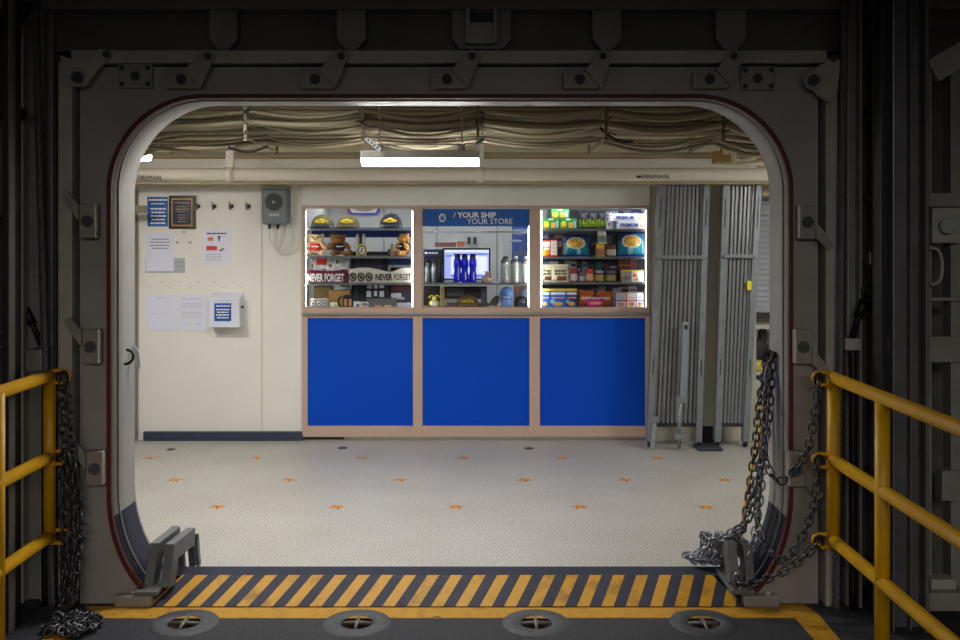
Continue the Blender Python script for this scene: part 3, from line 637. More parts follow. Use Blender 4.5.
# white wall box with blue label
bx0, bx1 = X(208.6, 7.74), X(239.5, 7.74); bz0, bz1 = Z(327.5, 7.74), Z(300.3, 7.74); t = thing('wall_box', 'white metal box with a blue label mounted on the cream wall', 'box', ((bx0+bx1)/2, WD-.13, bz0))
WB = M((222, 224, 238), .35)
m = MB(); m.box(bx0, bx1, 7.745, WD, bz0, bz1, WB); m.build('body', t, bevel=.004)
m = MB(); m.hexa([(bx0-.003, 7.738, bz1), (bx1+.003, 7.738, bz1), (bx1+.003, WD, bz1), (bx0-.003, WD, bz1), (bx0-.003, 7.738, bz1+.008), (bx1+.003, 7.738, bz1+.008), (bx1+.003, WD, bz1+.058), (bx0-.003, WD, bz1+.058)], WB); m.build('lid', t, bevel=.003)
D = 7.7435; m = MB(); m.box(X(214.2, D), X(231.2, D), D, D+.001, Z(321.2, D), Z(303.2, D), M((14, 84, 168), .4)); lb_ = m.build('label_plate', t)
words(lb_, [(216, 230, 305.4, 306.6)]+[(216+k % 2, 229.5-k % 2, 309+2.7*k, 310.2+2.7*k) for k in range(4)], D-.0008, WHITE, 11, (2, 4))
m = MB(); m.cyl((bx1, 7.80, bz1-.06), (bx1+.018, 7.80, bz1-.06), .01, BLACK, 10); m.build('lock', t)
# grey loudspeaker box with cables
D = 7.75; SG = M((112, 120, 126), .45); t = thing('speaker_box', 'grey wall loudspeaker box with round dark grille and hanging wires', 'speaker', at(274, 225, D+.05))
m = MB(); m.pbox(261.3, 287.6, 188.3, 224.3, D, .12, SG); m.build('housing', t, bevel=.02)
c = at(273.8, 202, D-.001); m = MB(); m.lathe(c+Vector((0, -.008, 0)), [(.066, 0), (.072, .004), (.072, .01)], M((70, 74, 78), .6), 32, 'y')
for k in range(1, 5): m.tube([c+Vector((.014*k*math.cos(a), -.0085, .014*k*math.sin(a))) for a in [i*math.pi/12 for i in range(24)]], .0018, BLACK, 5, closed=True)
m.lathe(c+Vector((0, -.011, 0)), [(.012, 0), (.012, .004)], M((150, 150, 150), .4), 12, 'y'); m.build('grille', t)
words(t, [(269, 279, 213.6, 216)], D-.0015, M((180, 184, 186), .5), 3, (1.2, 2))
for px in (269.5, 278): m = MB(); m.cyl(at(px, 224, D+.05), at(px, 229, D+.05), .014, BLACK, 10, .01); m.build('cable_gland', t)
for k, P in enumerate((((269.5, 229), (270, 240), (277, 250), (286, 252), (293, 244), (294, 230), (289, 222)), ((278, 229), (276, 240), (279, 248), (283, 244), (287, 232), (288, 224), (290, 215)), ((278, 229), (274, 240), (277, 251), (284, 252), (288, 240), (288.5, 230), (289, 220)))):
    pp = [at(a, b_, D+.06) for a, b_ in P]; q = []
    for i in range(len(pp)-1):
        p0, p1, p2_, p3_ = pp[max(i-1, 0)], pp[i], pp[i+1], pp[min(i+2, len(pp)-1)]
        for s in range(6): u = s/6; q.append(.5*((2*p1)+(p2_-p0)*u+(2*p0-5*p1+4*p2_-p3_)*u*u+(3*p1-p0-3*p2_+p3_)*u**3))
    m = MB(); m.tube(q, .0045, M((214, 212, 206), .4), 6); m.build('wire', t)
m = MB(); m.cyl(at(291.5, 224, WD-.02), (X(291.5, WD-.02), WD-.02, Z(187, WD)), .012, CREAM, 10); tag(m.build('conduit', origin=at(291.5, 224, WD-.02)), 'upright cream conduit beside the grey speaker box', 'conduit')
# ------------------------------------------------------------ folding gates
def gate(P, nb, lb, tagpx=None, cross=257, bolt=False):
    (tl, tr_, bl, br) = P; D = 7.6; zt_, zb_ = Z(183, D), Z(441, D)
    t = thing('folding_gate', lb, 'gate', (X((bl+br)/2, D), D, 0), 'folding gates')
    def pt(u, v, d=0): return Vector((X(tl+(tr_-tl)*u, D)*(1-v)+X(bl+(br-bl)*u, D)*v, D+d, zt_+(zb_-zt_)*v))
    for u in (0, 1):
        m = MB(); m.bar(pt(u, -0.0), pt(u, 1.0), .05, .07, GALV); 
        ep = m.build('end_post', t, bevel=.004)
        for v0, v1 in ((.06, .17), (.68, .74)): m = MB(); m.bar(pt(u, v0, -.037), pt(u, v1, -.037), .006, .004, BLACK); m.build('slot', ep)
    GB = M((140, 142, 146), .38, .5, .15, 10); GB2 = M((96, 94, 92), .45, .4, .2, 10)
    for k in range(nb):
        u = (k+1)/(nb+1); m = MB(); q = .06*(math.sin(k*2.3))/nb
        m.bar(pt(u+q, 0), pt(u-q*.5, .93), .023, .02, GB); m.bar(pt(u+q+.42/nb, 0, .03), pt(u-q+.42/nb, .93, .03), .018, .02, GB2)
        m.build('gate_bar', t, bevel=.003)
    v = (cross-183)/258.; m = MB(); m.bar(pt(-.02, v, -.05), pt(1.02, v, -.05), .03, .014, GALV); 
    m.build('cross_strap', t, bevel=.002)
    m = MB()
    for k in range(8): c = pt((k+.5)/8, v, -.058); m.cyl(c, c+Vector((0, -.003, 0)), .004, BLACK, 8)
    m.build('rivets', t)
    m = MB(); m.bar(pt(.03, .935, .02), pt(.97, .935, .02), .04, .05, DARK); m.build('bottom_rail', t)
    for u in (0, 1):
        c = pt(u, 1.0); c.z = .035; m = MB(); m.cyl(c+Vector((-.012, 0, 0)), c+Vector((.012, 0, 0)), .033, BLACK, 16); m.box(c.x-.02, c.x+.02, c.y-.018, c.y+.018, .035, zb_+.02, GALV); m.build('caster', t)
    return t, pt
g1, pt1 = gate((661, 706, 649, 698), 10, 'wider folded scissor gate of grey bars beside the kiosk, with a drop bolt')
D = 7.5
m = MB(); m.bar(at(685.5, 322, D), at(683, 400, D), .05, .03, M((150, 158, 166), .4, .4)); m.box(X(684, D), X(687, D), D-.022, D-.014, Z(329, D), Z(325, D), BLACK); m.build('drop_bolt', g1, bevel=.003)
m = MB(); m.cyl(at(680, 398, D-.03), at(679, 449, D-.03), .016, GALV, 12); m.box(X(675, D), X(686, D), D-.05, D, Z(402, D), Z(396, D), GALV); m.box(X(674, D), X(685, D), D-.05, D, Z(438, D), Z(433, D), GALV); m.build('bolt_rod', g1)
m = MB(); m.bar(at(655, 418, D), at(652, 448, D), .03, .03, M((160, 165, 170), .4, .5)); m.box(X(650, D), X(658, D), D-.03, D, Z(421, D), Z(416, D), GALV); m.build('foot_latch', g1)
for py in (239, 303): m = MB(); m.box(X(650, K), X(661, 7.65), 7.6, 7.64, Z(py+2.5, 7.6), Z(py-2.5, 7.6), GALV); m.build('wall_bracket', g1)
g2, pt2 = gate((725, 758, 717, 745), 7, 'narrower folded scissor gate of grey bars at the right, with a yellow tag', cross=256)
m = MB(); D = 7.555; m.box(X(747, D), X(751.5, D), D-.004, D, Z(290, D), Z(281, D), M((230, 214, 30), .5)); m.build('yellow_tag', g2)
m = MB(); m.box(X(704, 7.75), X(722, 7.75), 7.75, 7.86, .14, Z(184, 7.75), M((204, 198, 176), .5, 0, .08, 4)); m.build('column_1', kind='structure')
m = MB(); m.box(X(704, 7.72), X(722, 7.72), 7.77, 7.86, .0, .14, BLACK); m.build('trim_3', kind='structure')
D = 7.55; m = MB(); m.box(X(696, D), X(720, D), D-.1, D+.1, 0, .022, M((60, 66, 76), .5, .3)); tag(m.build('gate_stop_plate', origin=(X(708, D), D, 0), bevel=.004), 'dark steel plate on the floor between the two folded gates', 'plate')
for px, py, w_ in ((342.5, 448, 9), (529, 448.5, 9), (171, 449.5, 8)):
    q = dk(px, py); m = MB(); m.lathe((q[0], q[1], 0), [(.001, .006), (w_*.5*q[1]/F, .005), (w_*.55*q[1]/F, 0)][::-1], M((74, 74, 78), .6), 16)
    tag(m.build('floor_socket', origin=(q[0], q[1], 0)), {342.5: 'small dark round floor socket below the left kiosk window', 529: 'small dark round floor socket below the kiosk, near its middle post', 171: 'small dark round floor socket before the dark baseboard at left'}[px], 'socket')
# ------------------------------------------------------------ recess right of the gates
m = MB(); m.box(X(757, YB), X(757, YB)+.02, YB+.1, 8.9, 0, 2.4, CREAM_D); m.box(X(757, YB), 4.4, 8.9, 8.95, 0, 2.72, CREAM_D); m.build('wall_recess', kind='structure')
D = 8.3; t = thing('louvred_shutter', 'white slatted shutter seen at the far right past the gates', 'shutter', at(764, 316, D))
m = MB(); z = Z(312, D)
while z < Z(196, D): m.hexa([(X(757, D)-.05, D, z), (X(757, D)+.7, D, z), (X(757, D)+.7, D+.02, z+.01), (X(757, D)-.05, D+.02, z+.01), (X(757, D)-.05, D, z+.042), (X(757, D)+.7, D, z+.042), (X(757, D)+.7, D+.015, z+.045), (X(757, D)-.05, D+.015, z+.045)], M((190, 194, 206), .4)); z += .047
m.build('slats', t)
m = MB(); m.box(X(757, D)-.05, X(757, D)+.7, D-.01, D+.03, Z(319, D), Z(313, D), M((60, 60, 66), .4)); m.build('bottom_bar', t)
SHF = M((196, 196, 186), .5); D = 8.1
t = thing('shelf_unit', 'cream shelf unit with wooden front in the recess at right', 'shelf', at(764, 436, D))
for py, th in ((325, 4), (372, 3), (380, 10), (400, 3)): m = MB(); m.box(X(751, D), X(790, D), D, D+.4, Z(py+th, D), Z(py, D), SHF); m.build('shelf', t)
m = MB(); m.box(X(745, D), X(790, D), D, D+.4, 0, Z(405, D), M((206, 176, 128), .5)); m.build('wooden_base', t)
m = MB(); m.ell(at(758, 350, D+.15), (.09, .08, .11), M((44, 44, 50), .6)); m.ell(at(763, 335, D+.15), (.04, .04, .07), M((44, 44, 50), .6)); 
tag(m.build('bag', origin=at(758, 372, D+.15)), 'small black bag on the shelf unit in the right recess', 'bag')
m = MB(); m.ell(at(755, 395, D+.1), (.05, .05, .04), M((210, 190, 60), .5)); tag(m.build('bag', origin=at(755, 399, D+.1)), 'yellow packet on the lower shelf of the right recess', 'packet')
m = MB(); m.ell(at(757, 366, D+.1), (.07, .05, .055), M((214, 200, 90), .4)); tag(m.build('bag', origin=at(757, 371, D+.1)), 'yellow clear packet on the upper shelf of the right recess', 'packet')
# ------------------------------------------------------------ merchandise
def C(*c): return M(c, .5)
def Cg(*c): return M(c, .25)
NAVY = C(24, 30, 56)
def base_z(w_, s): return SB if s == 307 else SH[(w_, s)]
def pack(name, lb, cat, px0, px1, pt, w_, s, D, dep, col, decor=(), grp=None, side=None, pz=None, tilt=0, txt=None):
    z0 = base_z(w_, s) if pz is None else Z(pz, D); z1 = Z(pt, D); x0, x1 = X(px0, D), X(px1, D); m = MB()
    m.box(x0, x1, D, D+dep, z0, z1, col)
    for d in decor:
        k = d[0]
        if k == 'r': _, a, b_, c, e, mt = d; m.box(x0+(x1-x0)*a, x0+(x1-x0)*b_, D-.001, D, z0+(z1-z0)*c, z0+(z1-z0)*e, mt)
        else: _, a, b_, c, e, mt = d; m.ell((x0+(x1-x0)*a, D, z0+(z1-z0)*b_), ((x1-x0)*c, .003, (z1-z0)*e), mt, 14, 6)
    o = m.build(name, origin=((x0+x1)/2, D, z0), bevel=.0015); tag(o, lb, cat, grp)
    if txt: text(txt[0], *txt[1:5], D-.003, txt[5], o, thick=.02)
    return o
def bag(name, lb, cat, px0, px1, pt, w_, s, D, fn, th=.05, grp=None, flare=.12):
    z0 = base_z(w_, s); z1 = Z(pt, D); x0, x1 = X(px0, D), X(px1, D); m = MB(); cx = (x0+x1)/2; hw = (x1-x0)/2
    def P(sgn):
        def f(u, v):
            wd = 1-flare*math.sin(math.pi*v)**.8*.5-(flare*.8*v)
            b = (max(0, math.sin(math.pi*u))**.5)*(max(0, math.sin(math.pi*min(1, max(0, (v-.05)/.88))))**.6)
            wr = .003*math.sin(u*23+v*5)*(1-b)+.004*math.sin(v*17+u*9)*b
            return (cx+(u*2-1)*hw*wd, D+th-sgn*(th*b+wr*b+.001), z0+(z1-z0)*v)
        return f
    m.grid(P(1), 22, 22, fn); m.grid(P(-1), 22, 22, fn)
    return tag(m.build(name, origin=(cx, D+th, z0), weld=True), lb, cat, grp)
def cap(lb, px, pw, w_, s, D, dome, brim, emb, pt, rz=0, front=True):
    z0 = base_z(w_, s)+.002; r = pw/2*D/F; h = Z(pt, D)-z0; c = Vector((X(px, D), D+r, z0))
    t = thing('baseball_cap', lb, 'cap', c)
    m = MB(); prof = [(r*.97, 0)]+[(r*math.cos(a)**.75, h*math.sin(a)) for a in [math.pi/2*i/9 for i in range(1, 9)]]+[(.002, h)]
    m.lathe(c, prof, dome, 28); m.ell(c+Vector((0, 0, h)), (.009, .009, .005), brim); m.build('crown', t)
    m = MB(); A = []; 
    n = 14
    def bf(u, v):
        a = math.pi*(1.12+.76*u); q = r*(.96+.52*v*math.sin(math.pi*u)**.6)
        return (c.x+q*math.cos(a)*1.0, c.y+q*math.sin(a), z0+.022-.02*v*(1-.0)-.05*(abs(u-.5)**2)*v+.004)
    m.grid(bf, 16, 5, lambda u, v: brim); ob = m.build('brim', t); so = ob.modifiers.new('s', 'SOLIDIFY'); so.thickness = .004
    if emb:
        m = MB()
        for k in range(-3, 4):
            a = -math.pi/2+k*.17; zz = .62-.05*abs(k); q = r*math.cos(math.asin(zz))**.75*1.0
            m.ell((c.x+q*math.cos(a), c.y+q*math.sin(a), z0+h*zz), (.013, .008, .010), emb, 8, 6)
        for k in range(-2, 3):
            a = -math.pi/2+k*.13; q = r*.95; m.ell((c.x+q*math.cos(a), c.y+q*math.sin(a), z0+h*.42), (.010, .006, .006), emb, 8, 6)
        m.build('gold_embroidery', t)
    return t
OLV = M((112, 104, 62), .8, 0, .3, 60); GOLD = M((214, 184, 20), .5)
cap('olive camouflage cap with yellow embroidery, left end of the top shelf', 320.5, 23.5, 0, 229, 7.97, OLV, NAVY, GOLD, 214.5)
cap('olive camouflage cap with yellow embroidery, second on the top shelf above the brown bear', 346.3, 23.5, 0, 229, 7.97, OLV, M((90, 84, 54), .8), GOLD, 215)
cap('navy cap with gold embroidery on the right of the top shelf', 389.8, 23.5, 0, 229, 7.97, M((34, 34, 50), .7), NAVY, GOLD, 213)
m = MB(); m.pbox(311.5, 411, 227.5, 237.5, 8.24, .02, C(32, 66, 150)); tag(m.build('display_board', origin=at(361, 237.5, 8.24)), 'long navy blue board hanging behind the cap shelf', 'board')
def bear(lb, px, s, D, ht, fur, shirt, face=0.0, w_=0, snout=None):
    z0 = base_z(w_, s); h = ht*D/F; c = Vector((X(px, D), D+.07, z0)); t = thing('teddy_bear', lb, 'teddy bear', c); t.rotation_euler = (0, 0, face); t.scale = (1.3, 1.0, 1.0)
    k = h/.165; V = lambda x, y, z: c+Vector((x*k, y*k, z*k))
    m = MB(); m.ell(V(0, 0, .06), (.042*k, .038*k, .055*k), fur); m.ell(V(0, -.005, .130), (.047*k, .040*k, .040*k), fur)
    for s_ in (-1, 1):
        m.ell(V(.038*s_, 0, .160), (.016*k, .009*k, .015*k), fur, 12, 8); m.ell(V(.052*s_, -.02, .075), (.018*k, .022*k, .034*k), fur, 12, 8, Matrix.Rotation(-.6*s_, 3, 'Y'))
        m.ell(V(.04*s_, -.05, .021), (.022*k, .045*k, .02*k), fur, 12, 8, Matrix.Rotation(.25*s_, 3, 'Z')); m.ell(V(.05*s_, -.085, .026), (.02*k, .013*k, .024*k), fur, 12, 8)
    m.ell(V(0, -.04, .125), (.018*k, .018*k, .015*k), fur, 12, 8)
    o = m.build('body', t); r = o.modifiers.new('r', 'REMESH'); r.mode = 'VOXEL'; r.voxel_size = .0045*k; r.use_smooth_shade = True
    m = MB(); m.ell(V(0, -.002, .067), (.046*k, .043*k, .042*k), shirt)
    for s_ in (-1, 1): m.ell(V(.045*s_, -.01, .085), (.02*k, .022*k, .022*k), shirt, 12, 8, Matrix.Rotation(-.6*s_, 3, 'Y'))
    sh = m.build('shirt', t); m = MB(); m.box(V(-.02, 0, 0).x, V(.02, 0, 0).x, V(0, -.0475, 0).y, V(0, -.04, 0).y, V(0, 0, .07).z, V(0, 0, .078).z, WHITE); m.build('shirt_print', sh)
    m = MB()
    for s_ in (-1, 1): m.ell(V(.015*s_, -.041, .143), (.0048*k,)*3, BLACK, 8, 6)
    m.ell(V(0, -.058, .130), (.007*k, .005*k, .005*k), BLACK, 8, 6); m.build('eyes_and_nose', t)
FUR1 = M((232, 202, 158), .9, 0, .2, 40, .5, 150); FUR2 = M((168, 116, 66), .9, 0, .2, 40, .5, 150); FUR3 = M((224, 162, 88), .9, 0, .2, 40, .5, 150)
bear('cream teddy bear in a red shirt, left end of the second shelf', 314.5, 257, 7.99, 21.5, FUR1, C(206, 40, 44))
bear('brown teddy bear in a navy shirt beside the cream bear', 336.5, 257, 8.0, 21.5, FUR2, C(30, 34, 60), .5)
bear('golden teddy bear in a black shirt, right end of the second shelf', 404, 257, 8.0, 22, FUR3, C(26, 28, 40), -1.0)
# rolled tubes and oval patch
for k, (px, cc) in enumerate(((357.3, (214, 214, 206)), (360.7, (60, 62, 70)), (363.8, (226, 226, 220)))):
    c = at(px, 257, 8.02); c.z = base_z(0, 257); m = MB(); m.cyl(c, Vector((c.x, c.y, Z(234, 8.02))), .0125, C(*cc), 12)
    tag(m.build('rolled_tube', origin=c), ('left white', 'dark middle', 'right white')[k]+' upright tube behind the yellow-rimmed oval badge', 'tube', 'upright tubes')
c = at(362, 250.5, 7.965); t = thing('oval_badge', 'oval badge with yellow rim and crest standing at the front of the second shelf', 'badge', (c.x, c.y, base_z(0, 257)))
m = MB(); m.lathe(c, [(.042, 0), (.042, .005)], C(226, 208, 30), 24, 'y'); 
for v in m.bm.verts: v.co.z = c.z+(v.co.z-c.z)*1.35
m.build('rim', t); m = MB(); m.lathe(c+Vector((0, -.002, 0)), [(.034, 0), (.034, .003)], C(40, 44, 70), 24, 'y'); m.lathe(c+Vector((0, -.004, 0)), [(.026, 0), (.026, .003)], C(214, 206, 210), 24, 'y')
for v in m.bm.verts: v.co.z = c.z+(v.co.z-c.z)*1.3
m.ell(c+Vector((-.005, -.005, -.008)), (.01, .002, .012), C(190, 90, 70), 10, 6); m.ell(c+Vector((.003, -.005, .014)), (.009, .002, .008), C(90, 80, 120), 10, 6); m.build('crest', t)
pack('small_box', 'small tan card box between the golden bear and the oval badge', 'box', 390.5, 393.5, 244, 0, 257, 8.02, .03, C(168, 140, 96)); pack('small_box', 'small dark card box left of the golden bear', 'box', 387.5, 390.2, 249, 0, 257, 8.02, .03, C(60, 60, 84))
m = MB(); m.pbox(350, 388, 251.5, 256.4, 8.21, .01, BLACK); tag(m.build('ledge_strip', origin=at(369, 256.4, 8.21)), 'black strip at the back of the second shelf of the cap window', 'strip')
# poster with coloured border on the kiosk wall
D = 9.28; q = [at(347, 195, D), at(348, 209, D), at(350.5, 214.5, D), at(377, 214.5, D), at(380, 209, D), at(381, 195, D)]; m = MB(); m.prism([(v.x, v.z) for v in q][::-1][::-1], D-.004, D, C(86, 84, 206))
q = [at(348.5, 195, D), at(350, 209, D), at(352, 212.8, D), at(376, 212.8, D), at(378, 208, D), at(379.5, 195, D)]; m.prism([(v.x, v.z) for v in q], D-.006, D-.004, C(236, 232, 226)); m.pbox(347.6, 349.4, 197, 213, D-.007, .002, C(206, 60, 80)); m.ell(at(364, 209, D-.006), (.09, .003, .025), C(168, 162, 158))
tag(m.build('wall_poster', origin=at(364, 214, D)), 'poster with blue and red border on the kiosk back wall, above the caps', 'poster')
# shelf 3: clear bag, scarves
def clearf(u, v):
    k = math.sin(u*19+1.3)*math.sin(v*11+u*7)
    return C(226, 60, 50) if (v > .72 and .15 < u < .4) or (k > .86) else (C(196, 206, 210) if k < -.2 else (C(232, 232, 232) if k < .55 else C(120, 160, 150)))
bag('snack_bag', 'clear bag with red and white print lying above the burgundy scarf', 'bag', 308, 352, 258.5, 0, 284, 8.04, clearf, .05)
def scarf(lb, px0, px1, D, base, w_, s, pt, wav):
    z0 = base_z(w_, s)+.002; m = MB(); h = Z(pt, D)-z0
    def f(u, v): return (X(px0+(px1-px0)*u, D), D-.006*math.sin(u*14)*v+.01*v, z0+(h+wav(u))*v)
    m.grid(f, 40, 6, lambda u, v: base); m.grid(lambda u, v: (f(u, v)[0], f(u, v)[1]+.03+.02*(1-v), f(u, v)[2]), 40, 6, lambda u, v: base)
    m.grid(lambda u, v: (f(u, 1)[0], f(u, 1)[1]+.03*v, f(u, 1)[2]+.008*math.sin(math.pi*v)), 40, 3, lambda u, v: base)
    return tag(m.build('folded_scarf', origin=at((px0+px1)/2, 280, D), weld=True), lb, 'scarf')
s1 = scarf('burgundy folded scarf lettered never forget in white', 306.5, 347, 7.955, M((110, 24, 52), .9, 0, .1, 50), 0, 284, 270.5, lambda u: -.012*math.sin(u*math.pi)**2)
text('NEVER FORGET', 307.5, 344, 281.8, 273.6, 7.943, WHITE, s1, thick=.03)
s2 = scarf('cream folded scarf lettered never forget in black, right of the burgundy one', 349, 411.5, 7.955, M((232, 226, 214), .9, 0, .06, 50), 0, 284, 269.5, lambda u: .01*math.sin(u*9-.6)-.018*math.exp(-((u-.66)/.12)**2))
text('NEVER', 375.5, 392.5, 280.5, 273.8, 7.943, BLACK, s2, thick=.035); text('FORGET', 393.8, 411, 280.3, 273.8, 7.943, BLACK, s2, thick=.01)
c = at(361, 277, 7.944); m = MB()
for dx in (-8.2, 0, 8): m.tube([at(361+dx+3.0*math.cos(a), 277+3.9*math.sin(a), 7.944) for a in [i*math.pi/10 for i in range(20)]], .006, BLACK, 6, closed=True)
for dx in (-8.2, 0, 8): m.bar(at(361+dx-1.2, 275, 7.944), at(361+dx+1.2, 279, 7.944), .02, .004, C(60, 58, 62))
m.build('round_emblems', s2)
D = 8.19
m = MB(); m.box(X(346, D), X(359, D), D-.01, D+.03, Z(307, D), Z(258, D), C(74, 88, 108)); m.box(X(351.5, D), X(354, D), D-.014, D-.01, Z(307, D), Z(258, D), C(30, 36, 48))
tag(m.build('hanging_shirt', origin=at(352, 307, D)), 'slate grey hanging garment behind the scarves, left of the black one', 'garment')
m = MB(); m.box(X(359.5, D), X(384, D), D-.01, D+.03, Z(283, D), Z(258, D), C(52, 58, 84)); m.box(X(382, D), X(387, D), D-.012, D+.03, Z(283, D), Z(258, D), C(20, 22, 32)); tag(m.build('hanging_shirt', origin=at(372, 283, D)), 'dark navy hanging garment behind the cream scarf', 'garment')
pack('storage_box', 'dark blue box at the back right above the cream scarf', 'box', 388, 411, 259.5, 0, 284, 8.15, .05, C(30, 56, 126), (('r', 0, 1, 0, .75, C(176, 180, 186)), ('r', .1, .5, .45, .65, C(226, 226, 226)), ('r', 0, 1, 0, .35, C(92, 26, 40)), ('r', .3, .42, 0, .4, BLACK), ('r', .7, .8, 0, .4, BLACK)))
# bottom level of window one
CB = M((176, 138, 82), .8, 0, .1, 10)
pack('cardboard_box', 'olive-brown cardboard box at the back of the lowest shelf, left', 'box', 313.5, 332, 286, 0, 307, 8.12, .1, M((140, 116, 70), .8))
pack('cardboard_box', 'open tan cardboard box on the lowest shelf beside the cups', 'box', 328.5, 350, 290.5, 0, 307, 8.05, .1, CB)
m = MB(); D = 8.14; m.hexa([at(333, 285.5, D+.002), at(352, 285.5, D+.002), at(352, 285.5, D+.06), at(333, 285.5, D+.06)][:4]+[at(334, 284.6, D), at(352, 284.6, D), at(352, 284.6, D+.06), at(334, 284.6, D+.06)], C(210, 214, 220))
m.prism([(X(338, D), Z(284.8, D)), (X(352, D), Z(284.8, D)), (X(351, D), Z(290.5, D)), (X(348, D), Z(290, D))][::-1], D-.004, D, C(206, 210, 216)); tag(m.build('plastic_bag', origin=at(345, 290, D)), 'white plastic bag corner above the tan cardboard box', 'bag')
for k, px in enumerate((312.8, 318.5, 324)):
    D = 7.96+.012*k; c = at(px, 303, D); c.z = SB; m = MB(); h = Z(298.2, D)-SB
    m.lathe(c+Vector((0, .04, 0)), [(.032, 0), (.034, .006), (.034, h-.02), (.026, h-.004), (.0, h)], C(232, 230, 224), 20)
    t = m.build('souvenir_cup', origin=c); tag(t, ('leftmost', 'middle', 'right-hand')[k]+' white cup with dark ring print at the lower left of the cap window', 'cup', 'souvenir cups')
    m = MB(); m.tube([c+Vector((.022*math.cos(a), .0048+.04*(1-math.cos(.65*math.cos(a)))*1.0, h*.42+.026*math.sin(a))) for a in [i*math.pi/10 for i in range(20)]], .0035, C(70, 72, 84), 5, closed=True); m.ell(c+Vector((0, .006, h*.4)), (.008, .004, .011), C(90, 92, 100), 10, 6); m.build('ring_print', t)
pack('small_box', 'small white box with yellow mark behind the black-framed picture', 'box', 330, 338.5, 302.5, 0, 307, 7.98, .04, WHITE, (('r', .5, .9, .1, .5, C(230, 214, 60)),))
D = 7.97; t = thing('picture_ornament', 'small black-framed ornament with tan pictures at the front of the lowest shelf', 'ornament', at(347, 307, D)); c = at(347, 302, D)
m = MB(); m.tube([at(341.5+3.2*math.cos(a), 302+5*math.sin(a), D) for a in [1.6+i*.35 for i in range(10)]], .008, BLACK, 6); m.pbox(343, 353, 296.5, 306.8, D, .02, BLACK); m.ell(at(347, 296.5, D+.01), (.035, .01, .014), BLACK); m.build('frame', t)
m = MB(); m.pbox(344.2, 347, 299, 306, D-.002, .002, C(190, 146, 96)); m.pbox(348.8, 351.4, 299, 306, D-.002, .002, C(196, 152, 104)); m.build('pictures', t)
pack('small_box', 'white box with blue print at the front, right of the black-framed ornament', 'box', 353.5, 360, 301.5, 0, 307, 7.96, .04, WHITE, (('r', .4, .9, .1, .5, C(60, 70, 150)),)); pack('small_box', 'white box with purple and yellow print near the window middle', 'box', 360.3, 367.8, 302, 0, 307, 7.96, .04, WHITE, (('r', .05, .3, .2, .8, C(220, 190, 60)), ('r', .35, .6, .2, .8, C(150, 80, 150)), ('r', .65, .95, .2, .8, C(80, 84, 170))))
D = 8.1; t = thing('pennant_rack', 'black rack holding white cards under the cream scarf', 'rack', at(377, 299, D))
m = MB(); m.pbox(365, 389, 285, 299, D+.02, .02, C(30, 36, 50)); m.pbox(384, 389, 285, 300, D, .02, C(20, 24, 34)); m.build('back', t)
m = MB()
for (a, b_, c_, d_) in ((367, 372, 285.5, 288.5), (374, 377.5, 285.5, 288.5), (379.5, 384, 285.5, 288), (366.5, 371, 291, 297), (374, 377, 291, 296), (379.5, 386, 291, 297)): m.pbox(a, b_, c_, d_, D+.012, .006, C(222, 230, 236))
m.build('cards', t)
pack('folded_cloth', 'grey folded cloth pile on the lowest shelf of the cap window', 'cloth', 366, 396, 299, 0, 307, 8.04, .08, C(110, 110, 112)); pack('folded_cloth', 'dark folded garment pile under the right part of the cream scarf', 'cloth', 391, 411.5, 285.5, 0, 307, 8.14, .05, C(48, 50, 66), (('r', 0, .9, .8, 1, C(112, 30, 40)), ('r', 0, .5, .4, .62, C(206, 210, 218)), ('r', .05, .65, .3, .42, C(170, 172, 176))))
pack('small_box', 'flat peach card at the window sill, left of the second one', 'card', 375, 381, 305.5, 0, 307, 7.95, .02, C(226, 182, 150)); pack('small_box', 'flat peach card at the window sill, right of the first one', 'card', 384, 391, 305.3, 0, 307, 7.95, .02, C(228, 186, 156))
pack('plastic_bag', 'silvery flat plastic packet at the lower right of the cap window', 'packet', 397, 411, 303, 0, 307, 7.98, .05, C(168, 176, 190))
# window two
t = thing('monitor', 'computer monitor with black frame and lit blue-white screen behind the bottles', 'monitor', (X(466, 8.12), 8.12, base_z(1, 284))); D = 8.12
m = MB(); m.pbox(442.5, 490.5, 248, 280, D, .03, BLACK); m.build('bezel', t, bevel=.003)
SCR = M((176, 190, 250), .4, emit=.75, key='scr'); SCW = M((228, 232, 255), .4, emit=.9, key='scr'); SCB = M((60, 80, 190), .4, emit=.7, key='scr')
m = MB(); m.pbox(444.3, 488.8, 249.8, 278.5, D-.002, .002, SCR); m.pbox(444.3, 488.8, 250.2, 252.2, D-.0035, .001, SCW); m.pbox(453, 487.5, 253.5, 254.6, D-.0035, .001, SCB); m.pbox(446, 452, 255.5, 256.5, D-.0035, .001, SCB); m.pbox(451, 487, 256.5, 274, D-.0035, .001, SCW); m.pbox(451, 487, 275.2, 276.4, D-.0035, .001, SCB); m.build('screen', t)
m = MB(); b0 = base_z(1, 284); m.box(X(461, D), X(471, D), D+.01, D+.05, b0, Z(280, D), BLACK); m.box(X(456, D), X(476, D), D, D+.08, b0, b0+.008, BLACK); m.build('stand', t)
t = thing('bottle_display_box', 'black boxed display with blue header at the left of the middle window', 'box', at(433, 283, 8.0)); D = 8.0
m = MB(); m.box(X(423.3, D), X(444, D), D+.04, D+.1, base_z(1, 284), Z(249.5, D), C(18, 20, 30)); m.build('box', t); m = MB(); m.pbox(423.3, 441, 249.5, 256.5, D+.03, .01, C(24, 46, 96)); m.build('header', t); words(t, [(425, 438, 252.2, 253.8)], D+.029, WHITE, 3, (2, 4))
def bottle(lb, px, D, prof, mats, name='bottle', cat='bottle', grp=None, w_=1, s=284):
    c = at(px, 283, D); c.z = base_z(w_, s); m = MB(); m.lathe(c, prof, mats[0], 20, mats=mats); return tag(m.build(name, origin=c), lb, cat, grp)
